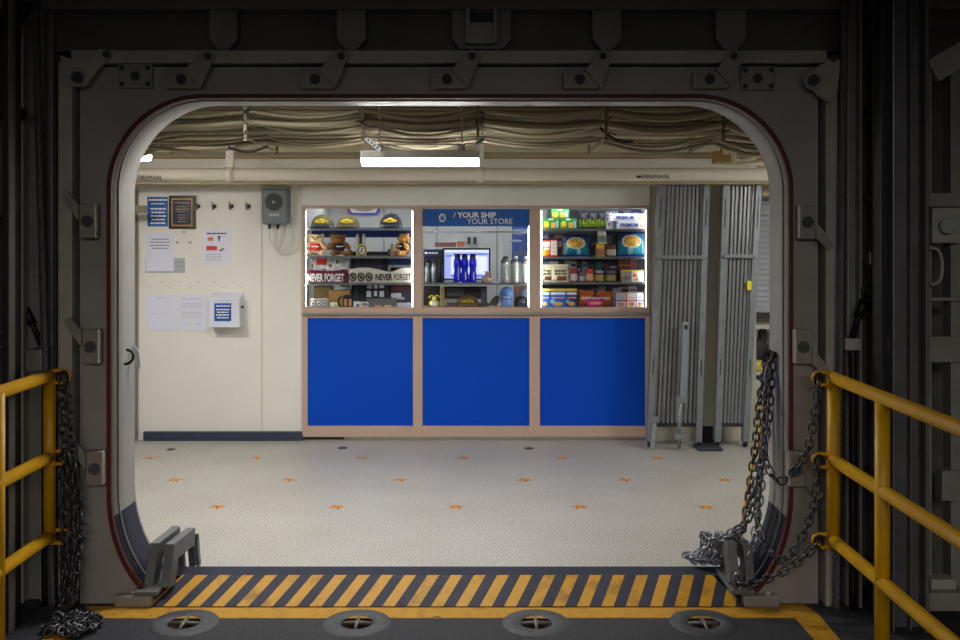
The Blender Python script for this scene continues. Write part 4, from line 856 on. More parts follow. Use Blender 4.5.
SIL = M((176, 188, 188), .25, .7)
for k, (px, mt) in enumerate(((427.6, SIL), (434, SIL), (439.8, M((40, 44, 50), .3, .5)))):
    bottle(('leftmost slim silver', 'second slim silver', 'slim black')[k]+' flask before the black boxed display', px, 7.975, [(.022, 0), (.024, .01), (.024, .115), (.018, .14), (.012, .15), (.012, .165), (.014, .166), (.014, .19), (.0, .195)], [mt]*5+[C(40, 40, 44)]*3+[C(40, 40, 44)], 'flask', 'flask', 'slim flasks')
BB = M((30, 42, 244), .3); BC = M((20, 22, 40), .4)
for k, px in enumerate((457.5, 464.7, 472.8)):
    t = bottle(('left', 'middle', 'right')[k]+' bright blue sports bottle in front of the monitor', px, 7.98, [(.03, 0), (.033, .008), (.033, .06), (.027, .095), (.027, .11), (.033, .14), (.032, .18), (.024, .205), (.024, .207), (.025, .235), (.012, .24), (.0, .242)], [BB]*7+[BC]*4+[BC], 'sports_bottle', 'bottle', 'blue sports bottles')
    c = at(px, 283, 7.98); m = MB(); m.box(c.x+.004, c.x+.014, 7.943, 7.955, base_z(1, 284)+.02, base_z(1, 284)+.09+.05*(k == 0), C(214, 216, 240)); m.build('print', t)
pack('price_card', 'tiny white price card before the blue bottles', 'card', 458.5, 462, 281.7, 1, 284, 7.945, .005, WHITE)
c = at(487, 283, 7.98); c.z = base_z(1, 284); m = MB(); m.lathe(c, [(.045, 0), (.05, .02), (.04, .035), (.02, .04), (.018, .045)], C(186, 160, 140), 16); m.ell(c+Vector((.004, 0, .065)), (.018, .018, .028), C(206, 180, 158)); m.ell(c+Vector((-.03, 0, .045)), (.015, .015, .018), C(190, 176, 166)); m.ell(c+Vector((-.012, 0, .088)), (.008, .006, .01), C(206, 180, 158)); m.ell(c+Vector((.02, 0, .088)), (.008, .006, .01), C(206, 180, 158))
tag(m.build('figurine', origin=c), 'small beige animal figurine between the monitor and the tumblers', 'figurine')
FROST = M((196, 206, 200), .3, .2); BOT = M((206, 206, 206), .3, .5, .6, 60, dark=(96, 92, 92)); DK = C(84, 90, 92)
for k, px in enumerate((504.5, 514.5, 525)):
    t = bottle(('left', 'middle', 'right')[k]+' grey drinking bottle with frosted band and dome lid in the middle window', px, 7.985, [(.034, 0), (.036, .006), (.036, .07), (.036, .072), (.036, .155), (.037, .157), (.034, .172), (.03, .19), (.0, .2)], [BOT, BOT, SIL, M((176, 188, 180), .35), WHITE, SIL, DK, DK, DK], 'tumbler', 'bottle', 'dome-lidded bottles')
    c = at(px, 283, 7.985); c.z = base_z(1, 284)+.2; m = MB(); m.ell(c+Vector((.01, 0, .008)), (.02 if k else .026, .012, .014), C(196, 200, 200) if k else C(70, 74, 76)); m.tube([c+Vector((-.02, 0, -.005)), c+Vector((0, 0, .012)), c+Vector((.03, 0, .02))], .005, C(110, 114, 116), 6); m.build('lid_spout', t)
D = 9.0; m = MB(); m.pbox(512, 529, 222, 262, D, .01, C(54, 74, 148)); m.ell(at(520, 232, D), (.09, .004, .03), C(122, 140, 186)); m.ell(at(516, 241, D), (.06, .004, .012), C(150, 162, 196))
m.prism([(at(a, b_, D).x, at(a, b_, D).z) for a, b_ in ((513, 256), (529, 256), (529, 251), (522, 250), (521.5, 244), (520, 244), (519.5, 250), (515, 252))][::-1], D-.004, D, C(80, 92, 128)); tag(m.build('ship_poster', origin=at(520, 262, D)), 'blue poster with a grey ship on the right of the middle window', 'poster')
pack('flat_box', 'long brown-red box resting on top of the monitor shelf at left', 'box', 435, 456, 242.5, 1, 284, 8.6, .1, C(140, 92, 84), pz=247); pack('flat_box', 'small orange box beside the long brown-red box', 'box', 457, 464.5, 241.5, 1, 284, 8.6, .1, C(206, 122, 90), pz=247)
m = MB(); D = 8.6; m.box(X(423, D), X(466, D), D-.02, D+.2, Z(248.6, D), Z(247, D), C(196, 200, 204)); tag(m.build('wall_ledge', origin=at(440, 248, D)), 'thin ledge under the brown-red and orange boxes', 'ledge')
D = 9.28
for px in (469, 475): m = MB(); m.pbox(px-1.5, px+1.5, 237, 244, D-.02, .02, C(50, 50, 54)); tag(m.build('wall_switch', origin=at(px, 244, D)), ('left' if px < 470 else 'right')+' dark wall switch above the monitor', 'switch', 'wall switches')
# lower level of window two
D = 8.15; m = MB(); m.pbox(423.5, 440, 286, 307.5, D, .05, C(20, 20, 26)); tag(m.build('black_case', origin=at(431, 307, D)), 'tall black case at the lower left of the middle window', 'case')
D = 8.16; t = thing('card_printer', 'black machine with a grey front panel on the lower level of the middle window', 'machine', at(467, 307, D)); m = MB(); m.pbox(443, 487, 286.5, 299, D, .04, C(24, 25, 30)); m.pbox(446, 489, 303, 307.5, D, .05, C(112, 98, 88)); m.build('case', t, bevel=.003); m = MB(); m.pbox(447, 463.5, 288, 296, D-.003, .004, C(84, 86, 90)); m.build('front_panel', t); m = MB(); m.pbox(444, 460, 299.3, 302.5, D+.01, .03, C(196, 196, 196)); m.build('paper_tray', t)
pack('small_box', 'small tan packet leaning behind the yellow toy', 'packet', 441, 444.5, 287, 1, 307, 8.1, .03, C(196, 160, 90)); pack('small_box', 'small grey-blue packet right of the black machine', 'packet', 481, 487, 288, 1, 307, 8.12, .03, C(96, 90, 110))
pack('small_box', 'brown box behind the caps at the lower right of the middle window', 'box', 514, 528.5, 285.8, 1, 307, 8.16, .05, C(150, 112, 88))
# yellow and black toy
D = 7.97; c = at(434.3, 307, D); c.z = SB; t = thing('squeeze_toy', 'small yellow-rimmed toy figure with white face in the lower left of the middle window', 'toy', c)
YT = C(236, 226, 40); m = MB(); m.ell(c+Vector((0, .02, .028)), (.045, .02, .034), YT); m.ell(c+Vector((0, .02, .07)), (.022, .018, .02), YT)
for s_ in (-1, 1): m.ell(c+Vector((.03*s_, .02, .086)), (.024, .014, .01), YT, 12, 8, Matrix.Rotation(.35*s_, 3, 'Y'))
m.build('body', t); m = MB(); m.ell(c+Vector((0, .004, .026)), (.032, .008, .024), WHITE); m.ell(c+Vector((0, .006, .07)), (.012, .008, .011), WHITE)
for s_ in (-1, 1): m.ell(c+Vector((.026*s_, .008, .084)), (.014, .006, .005), BLACK)
m.build('face', t)
cap('tan-brown cap with gold embroidery standing at the sill of the middle window', 467.5, 23, 1, 307, 7.95, M((132, 112, 78), .8, 0, .2, 60), M((120, 100, 70), .8), M((206, 172, 40), .5), 296)
cap('black cap with a white mark at the lower right corner of the middle window', 521.5, 15, 1, 307, 7.98, C(30, 32, 38), C(30, 32, 38), None, 296.5)
cap('pale blue-grey denim cap behind the black cap', 525, 11, 1, 307, 8.09, C(120, 140, 168), C(110, 130, 160), None, 289)
c = at(494, 303, 8.0); m = MB(); m.ell(c+Vector((0, .03, 0)), (.032, .03, .068), M((112, 92, 88), .8), 18, 12, Matrix.Rotation(.55, 3, 'Y')); m.ell(c+Vector((-.022, .01, -.036)), (.045, .03, .016), C(200, 196, 190)); tag(m.build('baseball_cap', origin=(c.x, c.y, SB)), 'brown and white cap tilted on its side left of the light blue cap', 'cap')
c = at(506.8, 297, 7.99); t = thing('baseball_cap', 'light blue cap standing upright with its brim down at lower right of the middle window', 'cap', (c.x, c.y, SB))
m = MB(); m.ell(c+Vector((0, .05, .01)), (.062, .06, .075), M((112, 156, 226), .8, 0, .25, 25), 24, 16); m.build('crown', t); m = MB(); m.ell(c+Vector((0, .0, -.055)), (.048, .022, .035), M((126, 166, 232), .8)); m.build('brim', t)
m = MB(); m.ell(c+Vector((0, -.013, .0)), (.026, .006, .007), WHITE); m.ell(c+Vector((.001, -.015, .006)), (.012, .006, .004), C(206, 60, 60)); m.build('embroidery', t)
# window three: snacks
GRN = C(44, 150, 62)
def gobox(px0, px1, pt, pz, lb):
    d = (('e', .22, .42, .17, .3, C(232, 222, 40)), ('r', .5, .78, .08, .6, C(238, 170, 70)), ('r', .8, .95, .1, .75, C(150, 200, 220)), ('r', .05, .35, .08, .25, C(230, 110, 60)), ('r', .35, .62, .82, .97, C(226, 236, 210)))
    pack('fruit_snack_box', lb, 'box', px0, px1, pt, 2, 230, 7.97, .06, GRN, d, 'green fruit snack boxes', pz=pz)
    m = MB()
gobox(542.8, 559.3, 218.4, 228.6, 'green yellow snack box, left one of the two under the upper box'); gobox(560, 577, 218.4, 228.6, 'green yellow snack box, right one of the two under the upper box'); gobox(551.5, 569, 209.2, 218.2, 'green yellow snack box topmost, resting on the two lower ones')
pack('small_box', 'grey crumpled packet in the top left corner of the snack window', 'packet', 541.8, 547, 209.5, 2, 230, 8.05, .03, C(126, 126, 134)); pack('storage_box', 'dark plum box behind the green snack boxes on the top snack shelf', 'box', 568, 580, 210, 2, 230, 8.12, .06, C(48, 38, 60)); 
def jerk(lb, px0, px1):
    def f(u, v): return C(30, 30, 44) if v > .55 else (C(124, 150, 30) if .1 < v < .5 and (int(u*5) % 2 == 0 or v < .35) else C(40, 48, 30))
    bag('snack_pouch', lb, 'pouch', px0, px1, 209.5, 2, 230, 7.99, f, .03, 'dark snack pouches', .05)
jerk('dark pouch with lime print, leftmost of three on the top snack shelf', 579, 588.5); jerk('dark pouch with lime print, middle of three on the top snack shelf', 588.5, 598.5); jerk('dark pouch with lime print, rightmost of three on the top snack shelf', 598.3, 606.5)
BLT = C(52, 86, 170)
for (a, b_, p, q, tx, lb) in ((617, 648, 220.9, 228.4, ('PREMIUM', 620.5, 638, 227, 223.2), 'lower white cracker box lettered premium at top right'), (610, 644.5, 213.6, 220.7, ('PREMIUM', 616, 633.5, 219.5, 215.6), 'upper white cracker box lettered premium at top right')):
    pack('cracker_box', lb, 'box', a, min(b_, 645), p, 2, 230, 7.965, .1, C(236, 238, 244), (('r', .82, .93, .15, .5, C(236, 180, 90)), ('r', .0, .04, .6, .9, C(210, 60, 60)), ('r', .08, .16, .2, .5, C(210, 214, 230))), 'premium cracker boxes', pz=q+.2, txt=tx+(BLT,))
pack('cracker_box', 'end of a third cracker box at the left under the upper one', 'box', 607, 616.5, 221, 2, 230, 7.99, .08, C(196, 204, 220), (('r', .1, .3, .4, .8, C(200, 60, 66)), ('r', .6, 1, 0, 1, C(120, 140, 180))))
# second snack shelf
pack('cracker_box', 'orange and red box with yellow food picture, left of the teal bag', 'box', 540.8, 550.5, 240.2, 2, 258, 7.96, .08, C(228, 62, 34), (('r', .1, .95, .6, .92, C(240, 226, 214)), ('e', .55, .25, .42, .2, C(246, 160, 30)), ('r', .3, .9, .42, .55, C(246, 230, 220)), ('e', .2, .08, .15, .08, C(170, 200, 60))))
pack('cracker_box', 'white panelled box with red edge beside the orange and red box', 'box', 550.5, 557.5, 240, 2, 258, 7.96, .08, C(222, 60, 44), (('r', .05, .92, .1, .96, C(238, 232, 230)), ('r', .15, .82, .5, .54, C(200, 190, 190)), ('r', .15, .82, .3, .34, C(200, 190, 190)), ('r', .15, .82, .7, .74, C(200, 190, 190))))
pack('storage_box', 'dark box with pink lid end behind the teal chip bag', 'box', 557.7, 562, 240.5, 2, 258, 8.0, .06, C(58, 48, 50), (('r', 0, 1, .6, .95, C(190, 150, 160)),))
def chip(seed):
    def f(u, v):
        e = ((u-.5)/.33)**2+((v-.62)/.22)**2
        if v < .1: return Cg(30, 70, 190)
        if v > .93: return Cg(20, 40, 90)
        if e < 1: return Cg(232, 190, 88) if math.sin(u*23+v*7+seed)*math.sin(v*27+u*13) > -.3 else Cg(206, 140, 40)
        if e < 1.35: return Cg(236, 236, 232)
        if v > .62: return Cg(24, 72, 120) if seed < 2 or u < .5 else Cg(60, 150, 190)
        return Cg(20, 152, 172) if abs(math.sin(u*6+seed)) < .9 else Cg(170, 220, 230)
    return f
bag('chip_bag', 'teal chip bag with golden chips picture, left on the second snack shelf', 'bag', 561.5, 590.5, 234.5, 2, 258, 7.97, chip(1), .05, 'teal chip bags', .16)
bag('chip_bag', 'teal chip bag with golden chips picture, right end of the second snack shelf', 'bag', 617.5, 646.5, 231.5, 2, 258, 7.97, chip(2), .05, 'teal chip bags', .12)
def jar(lb, px, D, w_px, pt, s, cols, grp=None, pz=None, name='jar'):
    z0 = base_z(2, s) if pz is None else Z(pz, D); h = Z(pt, D)-z0; r = w_px/2*D/F; c = Vector((X(px, D), D+r, z0)); m = MB()
    m.lathe(c, [(r*.94, 0), (r, .004), (r, h*.12), (r, h*.62), (r, h*.66), (r*.9, h*.76), (r*.9, h*.78), (r*.93, h*.99), (0, h)], None, 22, mats=[cols[0], cols[0], cols[1], cols[0], cols[0], cols[0], cols[2], cols[2], cols[2]]); return tag(m.build(name, origin=(c.x, c.y, z0)), lb, 'jar', grp)
jar('yellow jar with brown label on the second snack shelf', 601, 7.965, 10, 244.2, 258, (C(214, 160, 24), C(168, 120, 84), C(232, 196, 30)))
jar('dark jar with pale label right of the yellow jar', 611.5, 7.965, 10.5, 245, 258, (C(96, 60, 44), C(190, 186, 172), C(120, 60, 50)))
jar('pale green jar stacked on top of the yellow jar', 602.5, 7.97, 9.5, 230.8, 258, (C(214, 224, 200), C(120, 140, 130), C(232, 232, 224)), pz=244)
# third snack shelf
for (a, b_, p, lb) in ((540.3, 553.6, 264.7, 'cream soup pouch at the left end of the third snack shelf'), (551.5, 569, 264.2, 'cream soup pouch with brown stew picture, second on the third snack shelf')):
    def f(u, v): return C(238, 232, 200) if not (.1 < v < .32 and .3 < u < .85) else C(150, 84, 54)
    o = bag('soup_pouch', lb, 'pouch', a, b_, p, 2, 283, 7.965 if a > 550 else 7.975, f, .03, 'cream pouches', .05); words(o, [(a+3, b_-3, 270, 271.6), (a+3, b_-3, 273, 274.6)], 7.962, C(90, 80, 60), 3, (2, 4))
tins = ((570.5, 578.5, 268.5, (C(146, 30, 34), C(214, 196, 190), C(170, 40, 40)), 'dark red jar right of the cream pouches'), (579.3, 585.3, 272, (C(80, 82, 84), C(180, 184, 186), C(120, 122, 124)), 'small grey jar between the two red jars'), (585.8, 594.2, 269, (C(190, 40, 32), C(226, 190, 160), C(206, 60, 50)), 'bright red jar in the middle of the third snack shelf'),
        (594.8, 605, 270.5, (C(60, 58, 62), C(190, 160, 90), C(176, 180, 186)), 'dark jar with grey lid right of the bright red jar'), (606, 617, 270.8, (C(52, 50, 56), C(160, 146, 70), C(110, 110, 118)), 'dark jar with yellow label, rightmost jar of the third snack shelf'))
for a, b_, p, cs, lb in tins: jar(lb, (a+b_)/2, 7.97, b_-a, p, 283, cs)
pack('tea_box', 'grey box with yellow rim on the third snack shelf at right', 'box', 621, 631.5, 270.2, 2, 283, 7.97, .06, C(150, 146, 140), (('r', 0, 1, .9, 1, C(224, 206, 60)), ('r', .05, .35, .5, .62, C(220, 190, 50)), ('r', .3, .9, .2, .55, C(130, 110, 116))))
pack('tea_box', 'white box with orange and yellow print at the right end of the third snack shelf', 'box', 632, 643.8, 270, 2, 283, 7.965, .06, C(242, 238, 232), (('r', 0, 1, .92, 1, C(236, 210, 50)), ('r', .06, .4, .45, .62, C(230, 90, 40)), ('e', .35, .22, .2, .13, C(236, 170, 70)), ('r', .15, .3, .62, .8, C(240, 170, 60))))
pack('storage_box', 'brown patterned box at the back of the third snack shelf, right', 'box', 618.5, 631, 259.5, 2, 283, 8.12, .08, C(92, 46, 34), (('r', 0, 1, .7, .76, C(206, 110, 60)), ('r', .1, .9, .45, .52, C(180, 80, 50)))); pack('storage_box', 'orange striped carton beside the brown patterned box', 'box', 631.3, 636, 259.5, 2, 283, 8.1, .08, C(190, 96, 50), (('r', .3, .7, 0, 1, C(80, 44, 36)),))
# lowest snack level
for k, (a, b_) in enumerate(((540.2, 549.8), (550, 566), (566.2, 577.2))):
    pack('cookie_box', ('leftmost', 'middle', 'right-hand')[k]+' blue and yellow snack box on the lowest snack level', 'box', a, b_, 288.5, 2, 307, 7.96+.006*k, .06, C(36, 96, 196) if k < 2 else C(30, 66, 140),
         (('r', 0, 1, .86, 1, C(240, 206, 60)), ('r', .05, .95, .66, .8, C(226, 234, 244)), ('r', .1, .9, .47, .53, C(236, 196, 60)), ('e', .5, .17, .32, .12, C(214, 170, 96)), ('r', 0, .3, .2, .4, C(120, 186, 226))), 'blue and yellow boxes')
def orf(u, v): return Cg(214, 104, 30) if v > .88 or (abs(u-.5)+.25*v) > .52 else (Cg(226, 206, 190) if .45 < v < .62 and abs(u-.5) < .3 else Cg(196, 96, 50) if v > .2 else Cg(160, 88, 66))
bag('snack_bag', 'orange snack bag left of the pink bowl', 'bag', 577.8, 594.6, 291, 2, 307, 7.985, orf, .035, 'orange snack bags', .1); bag('snack_bag', 'orange snack bag right of the pink bowl', 'bag', 597, 613.6, 291.6, 2, 307, 7.985, orf, .035, 'orange snack bags', .1)
D = 7.95; c = at(595.7, 302, D); t = thing('noodle_bowl', 'pink and white lidded snack bowl in front of the orange bags', 'bowl', (c.x, c.y, SB)); PK = Cg(222, 70, 170)
m = MB(); m.lathe(Vector((c.x, D+.07, SB)), [(.05, 0), (.06, .01), (.083, .06), (.086, .066), (.08, .07), (.0, .082)], PK, 28, mats=[PK, PK, PK, PK, WHITE, WHITE]); m.build('bowl', t); words(t, [(589, 603, 298.6, 300.2)], D-.006, C(60, 50, 90), 3, (2, 4)); m = MB(); m.ell(at(596, 303.2, D+.006), (.05, .012, .013), C(236, 180, 50)); m.build('food_picture', t)
for k, (a, b_, p, base, dec) in enumerate(((615, 626, 292.6, C(206, 198, 206), C(60, 84, 180)), (626.2, 636, 292.8, C(236, 228, 230), C(224, 80, 60)), (636.2, 643.4, 292.5, C(238, 232, 230), C(120, 130, 210)))):
    pack('cookie_box', ('grey-white box with blue edges', 'white box with red edges', 'narrow white box with lilac edges')[k]+' at the lower right of the snack window', 'box', a, b_, p, 2, 307, 7.96, .06, base,
         (('r', 0, .1, 0, 1, dec), ('r', 0, 1, .42, .5, dec), ('e', .55, .2, .28, .14, C(214, 150, 90)), ('r', .2, .85, .62, .68, C(170, 160, 180))))
# crowded packets at the back of the snack shelves
r_ = random.Random(12); pal = [(70, 40, 60), (120, 130, 150), (40, 60, 120), (60, 66, 74), (150, 150, 160), (96, 36, 56), (190, 196, 206), (50, 90, 90), (36, 34, 46), (170, 120, 120), (130, 150, 190)]
for s, p0, p1, a0, a1 in ((258, 232, 257, 541, 617), (283, 259, 283, 541, 618), (307, 284.5, 307, 541, 645), (230, 208, 229, 606, 645)):
    px = a0
    while px < a1-3:
        wd = r_.uniform(5, 9); e = min(px+wd, a1); c1, c2 = C(*r_.choice(pal)), C(*r_.choice(pal)); q = p0+r_.uniform(1, 5)
        pack('snack_packet', 'assorted small packet crowded at the back of the snack shelves', 'packet', px, e, q, 2, s, 8.16, .04, c1, (('r', .1, .9, .74, .86, c2), ('r', .15, .7, .5, .62, C(*r_.choice(pal))), ('r', .2, .8, .2, .4, c2)), 'assorted packets at the back of the snack shelves'); px = e+.15
# ------------------------------------------------------------ chains
CH = M((92, 92, 98), .38, .75, .3, 40); CHL = M((150, 154, 166), .35, .7, .2, 40)
def add_link(m, c, t, n, L, r, mt):
    """one stadium link centred at c, long axis t, plane spanned by t and n"""
    pts = []; w2 = L*.30; h = L/2-w2
    for k in range(5): a = -math.pi/2+math.pi*k/4; pts.append(c+t*(h+w2*math.cos(a))+n*(w2*math.sin(a)))
    for k in range(5): a = math.pi/2+math.pi*k/4; pts.append(c+t*(-h+w2*math.cos(a))+n*(w2*math.sin(a)))
    m.tube(pts, r, mt, 6, closed=True)
def smooth(P, n=12):
    q = []
    for i in range(len(P)-1):
        a, b_, c, d = P[max(i-1, 0)], P[i], P[i+1], P[min(i+2, len(P)-1)]
        for s in range(n): u = s/n; q.append(.5*((2*b_)+(c-a)*u+(2*a-5*b_+4*c-d)*u*u+(3*b_-a-3*c+d)*u**3))
    q.append(P[-1]); return q
def chain(P, L=.052, r=.0046, mt=CH, jit=0.0, m=None):
    own = m is None; m = m or MB(); q = smooth([Vector(p) for p in P]); pitch = L*.72; acc = 0; k = 0; nxt = 0
    for i in range(len(q)-1):
        seg = (q[i+1]-q[i]).length
        while nxt <= acc+seg:
            u = (nxt-acc)/max(seg, 1e-9); c = q[i].lerp(q[i+1], u); t = (q[i+1]-q[i]).normalized()
            if jit: c = c+Vector([rnd.uniform(-jit, jit) for _ in range(3)])
            ref = Vector((0, 1, 0)) if abs(t.y) < .8 else Vector((1, 0, 0)); n1 = t.cross(ref).normalized(); n2 = t.cross(n1)
            a = (.5 if k % 2 else .5+math.pi/2)+rnd.uniform(-.3, .3); add_link(m, c, t, n1*math.cos(a)+n2*math.sin(a), L, r, mt); k += 1; nxt += pitch
        acc += seg
    return m
def A(*l): return [at(px, py, D) for px, py, D in l]
def heap(m, c, rx, ry, rz, n, mt, L=.052, r=.0052):
    for k in range(n):
        a, q = rnd.uniform(0, 6.28), math.sqrt(rnd.random()); p = Vector((c[0]+rx*q*math.cos(a), c[1]+ry*q*math.sin(a), c[2]+rz*rnd.random()*(1-q*.7)))
        t = Vector((rnd.uniform(-1, 1), rnd.uniform(-1, 1), rnd.uniform(-.35, .35))).normalized(); n_ = t.cross(Vector((rnd.uniform(-1, 1), rnd.uniform(-1, 1), 1))).normalized(); add_link(m, p, t, n_, L, r, mt)
# three chains from the right railing hooks to the door frame
for P, lb in ((A((818, 386, 4.16), (813, 425, 4.17), (804, 458, 4.2), (780, 481, 4.27), (765, 455, 4.33), (766, 400, 4.5), (770, 360, 4.6)), 'uppermost chain sagging from the top hook of the right railing to the door frame'),
              (A((818, 464, 4.16), (812, 513, 4.18), (788, 558, 4.22), (768, 548, 4.28), (757, 515, 4.4), (763, 440, 4.5), (769, 362, 4.58)), 'middle chain sagging from the middle hook of the right railing'),
              (A((815, 545, 4.16), (800, 560, 4.18), (770, 578, 4.22), (745, 583, 4.26), (738, 580, 4.27)), 'lowest chain from the bottom hook of the right railing to the right bracket')):
    o = chain(P).build('barrier_chain', origin=P[0]); tag(o, lb, 'chain', 'barrier chains at the right')
P = A((772, 358, 4.56), (768, 420, 4.56), (757, 480, 4.54), (747, 520, 4.52), (735, 532, 4.5)); tag(chain(P, .056, .006).build('hanging_chain', origin=P[0]), 'heavy chain hanging from the right frame eye down towards the bracket, nearest the frame', 'chain')
P = A((767, 356, 4.6), (760, 400, 4.6), (752, 470, 4.6), (742, 530, 4.56), (728, 538, 4.5)); tag(chain(P, .05, .0052).build('hanging_chain', origin=P[0]), 'dark chain hanging beside the yellow strap, left of the heavy chain', 'chain')
P = A((768, 356, 4.6), (765, 430, 4.55), (760, 500, 4.5), (752, 545, 4.45), (745, 560, 4.42)); tag(chain(P, .05, .0052, CHL).build('hanging_chain', origin=P[0]), 'pale steel chain hanging behind the dark chains of the right bundle', 'chain')
m = MB(); P = A((764, 395, 4.64), (758, 440, 4.64), (747, 490, 4.64), (741, 540, 4.62)); m.tube(smooth(P), .022, M((206, 156, 20), .6), 8, flat=.25); tag(m.build('lifting_strap', origin=P[0]), 'yellow webbing strap hanging behind the chains at the right door edge', 'strap')
m = MB(); chain(A((742, 532, 4.5), (728, 537, 4.48), (714, 538, 4.52), (704, 533, 4.58), (703, 543, 4.62), (706, 552, 4.64)), .05, .0055, CHL, .004, m); chain(A((738, 530, 4.52), (722, 536, 4.54), (711, 537, 4.57), (708, 548, 4.6), (701, 556, 4.62)), .05, .0055, CHL, .006, m)
chain(A((730, 537, 4.52), (717, 541, 4.56), (712, 552, 4.6), (707, 560, 4.6)), .05, .0055, CHL, .006, m); c = at(705, 560, 4.68); heap(m, (c.x, 4.68, .10), .10, .05, .05, 46, CHL)
tag(m.build('piled_chain', origin=(c.x, 4.68, .09)), 'bright steel chain draped over the right bracket and heaped on the sill', 'chain')
c = at(768, 354, 4.6); m = MB(); m.box(c.x-.03, c.x+.05, 4.57, 4.63, c.z-.012, c.z+.012, IRON); m.tube([c+Vector((-.0+.028*math.cos(a), -.0, .028*math.sin(a)-.01)) for a in [i*math.pi/8 for i in range(16)]], .006, IRON, 6, closed=True); tag(m.build('chain_eye', origin=c), 'steel eye on the right inner door face that carries the chains', 'eye')
# ------------------------------------------------------------ yellow railings
def railing(side, xr, y_end, py_x, lb):
    t = thing('safety_railing', lb, 'railing', (xr, 4.2, 0), 'yellow safety railings'); yp = 4.2 if side > 0 else F*1.93/430.5
    zt_ = 1.07; r = .027
    hs = (1.063, .70, .345)
    for z, nm in zip(hs, ('top', 'middle', 'bottom')):
        m = MB(); m.cyl((xr, yp, z), (xr, y_end, z), r, YEL, 20); m.ell((xr, yp, z), (r, r, r), YEL); m.build('rail', t)
    m = MB(); m.cyl((xr, yp, hs[2]-.03), (xr, yp, hs[0]), r, YEL, 20); m.build('post', t)
    y2 = 3.69 if side > 0 else 3.80
    for y in (y2, y2-1.1):
        m = MB(); m.cyl((xr, y, 0), (xr, y, hs[0]), r*1.05, YEL, 20); m.cyl((xr, y, 0), (xr, y, .012), .06, YEL, 20); m.build('post', t)
    s = -side
    for z in hs:
        m = MB(); pts = [Vector((xr, yp, z+.012))+Vector((s*d*.1, e, 0)) for d, e in ((0, 0), (.55, .005), (.85, .0), (1.0, -.02), (.95, -.045), (.6, -.05))]
        pts = [Vector((xr+s*a, yp+.01, z+b_)) for a, b_ in ((0, .02), (.05, .024), (.078, .016), (.088, -.002), (.078, -.018), (.055, -.024))]
        m.tube(smooth(pts, 5), .0085, YEL, 8); m.bar((xr, yp, z-.03), (xr+s*.06, yp, z-.03), .012, .02, YEL); m.build('hook', t)
        c = Vector((xr+s*.065, yp, z-.005)); m = MB(); add_link(m, c, Vector((0, .3, -1)).normalized(), Vector((1, 0, 0)), .055, .006, IRON); m.build('shackle', t)
    return t
railing(1, X(833.5, 4.2), 1.6, None, 'yellow pipe railing with two visible posts on the right of the doorway')
railing(-1, X(49.5, F*1.93/430.5), 1.6, None, 'yellow pipe railing with hooks on the left of the doorway')
yl = F*1.93/430.5; xl = X(49.5, yl)
for k, (z0, dx, lb) in enumerate(((1.05, .055, 'chain hanging straight down from the top hook of the left railing'), (.70, .085, 'chain hanging from the middle hook of the left railing'), (.34, .07, 'chain hanging from the bottom hook of the left railing'))):
    m = MB(); 
    chain([(xl+dx, yl, z0), (xl+dx+.01, yl+.005, z0*.6), (xl+dx+.015, yl-.02, .04)], .052, .0055, CH, .004, m)
    chain([(xl+dx+.02, yl, z0-.02), (xl+dx+.045, yl+.02, z0*.55), (xl+dx+.03, yl-.03, .05)], .052, .0055, CH, .004, m)
    if k == 2: chain([(xl+dx-.03, yl+.03, .7), (xl+dx-.02, yl+.03, .3), (xl+dx, yl, .05)], .052, .0055, CH, .006, m)
    tag(m.build('hanging_chain', origin=(xl+dx, yl, z0)), lb, 'chain', 'chains on the left railing')
m = MB(); heap(m, (X(75, 4.1), 4.08, .012), .105, .11, .07, 110, CH, .05, .0055); tag(m.build('piled_chain', origin=(X(75, 4.1), 4.08, 0)), 'dark chain heaped on the deck at the foot of the left railing', 'chain')
# ------------------------------------------------------------ stop brackets on the sill
BRK = M((108, 110, 112), .5, .2, .25, 12)
def bracket(pts_a, pts_b, legs, plate, pin, lb):
    t = thing('hinge_bracket', lb, 'bracket', at(*plate[0]), 'door sill brackets')
    for P in (pts_a, pts_b):
        m = MB(); m.sweep([at(*p) for p in P], .044, .085, BRK)
        m.build('arm', t, bevel=.004)
    for a, b_, w_ in legs: m = MB(); m.bar(at(*a), at(*b_), w_, .04, BRK); m.build('leg', t, bevel=.003)
    a, b_ = at(*plate[0]), at(*plate[1]); m = MB(); m.box(a.x, b_.x, 4.32, 4.62, a.z-.01, a.z+.012, BRK); m.build('base_plate', t, bevel=.004)
    a, b_ = at(*pin[0]), at(*pin[1]); m = MB(); m.cyl(a, b_, .017, DARK, 14); m.build('pivot_pin', t)
    return t
t = bracket([(151, 587, 4.42), (157, 550, 4.46), (176, 535, 4.72)], [(168, 587, 4.42), (172, 551, 4.46), (191, 536, 4.72)], (((180, 536, 4.74), (182, 568, 4.74), .03), ((191, 536, 4.76), (193, 566, 4.76), .03), ((197, 538, 4.76), (199, 566, 4.76), .012)), ((139, 588, 4.40), (163, 588, 4.40)), ((164, 539, 4.74), (198, 537, 4.74)), 'grey double-armed steel bracket on the left end of the sill')
m = MB(); c = at(174, 530, 4.72); m.box(c.x-.018, c.x+.018, 4.70, 4.74, c.z-.03, c.z+.016, BRK); m.build('stop_lug', t, bevel=.003)
bracket([(733, 583, 4.40), (730, 550, 4.45), (718, 540, 4.66)], [(748, 580, 4.44), (746, 552, 4.47), (735, 541, 4.66)], (((722, 541, 4.68), (723, 566, 4.70), .03),), ((728, 588, 4.38), (752, 588, 4.38)), ((715, 542, 4.68), (742, 542, 4.68)), 'grey double-armed steel bracket on the right end of the sill, under draped chain')
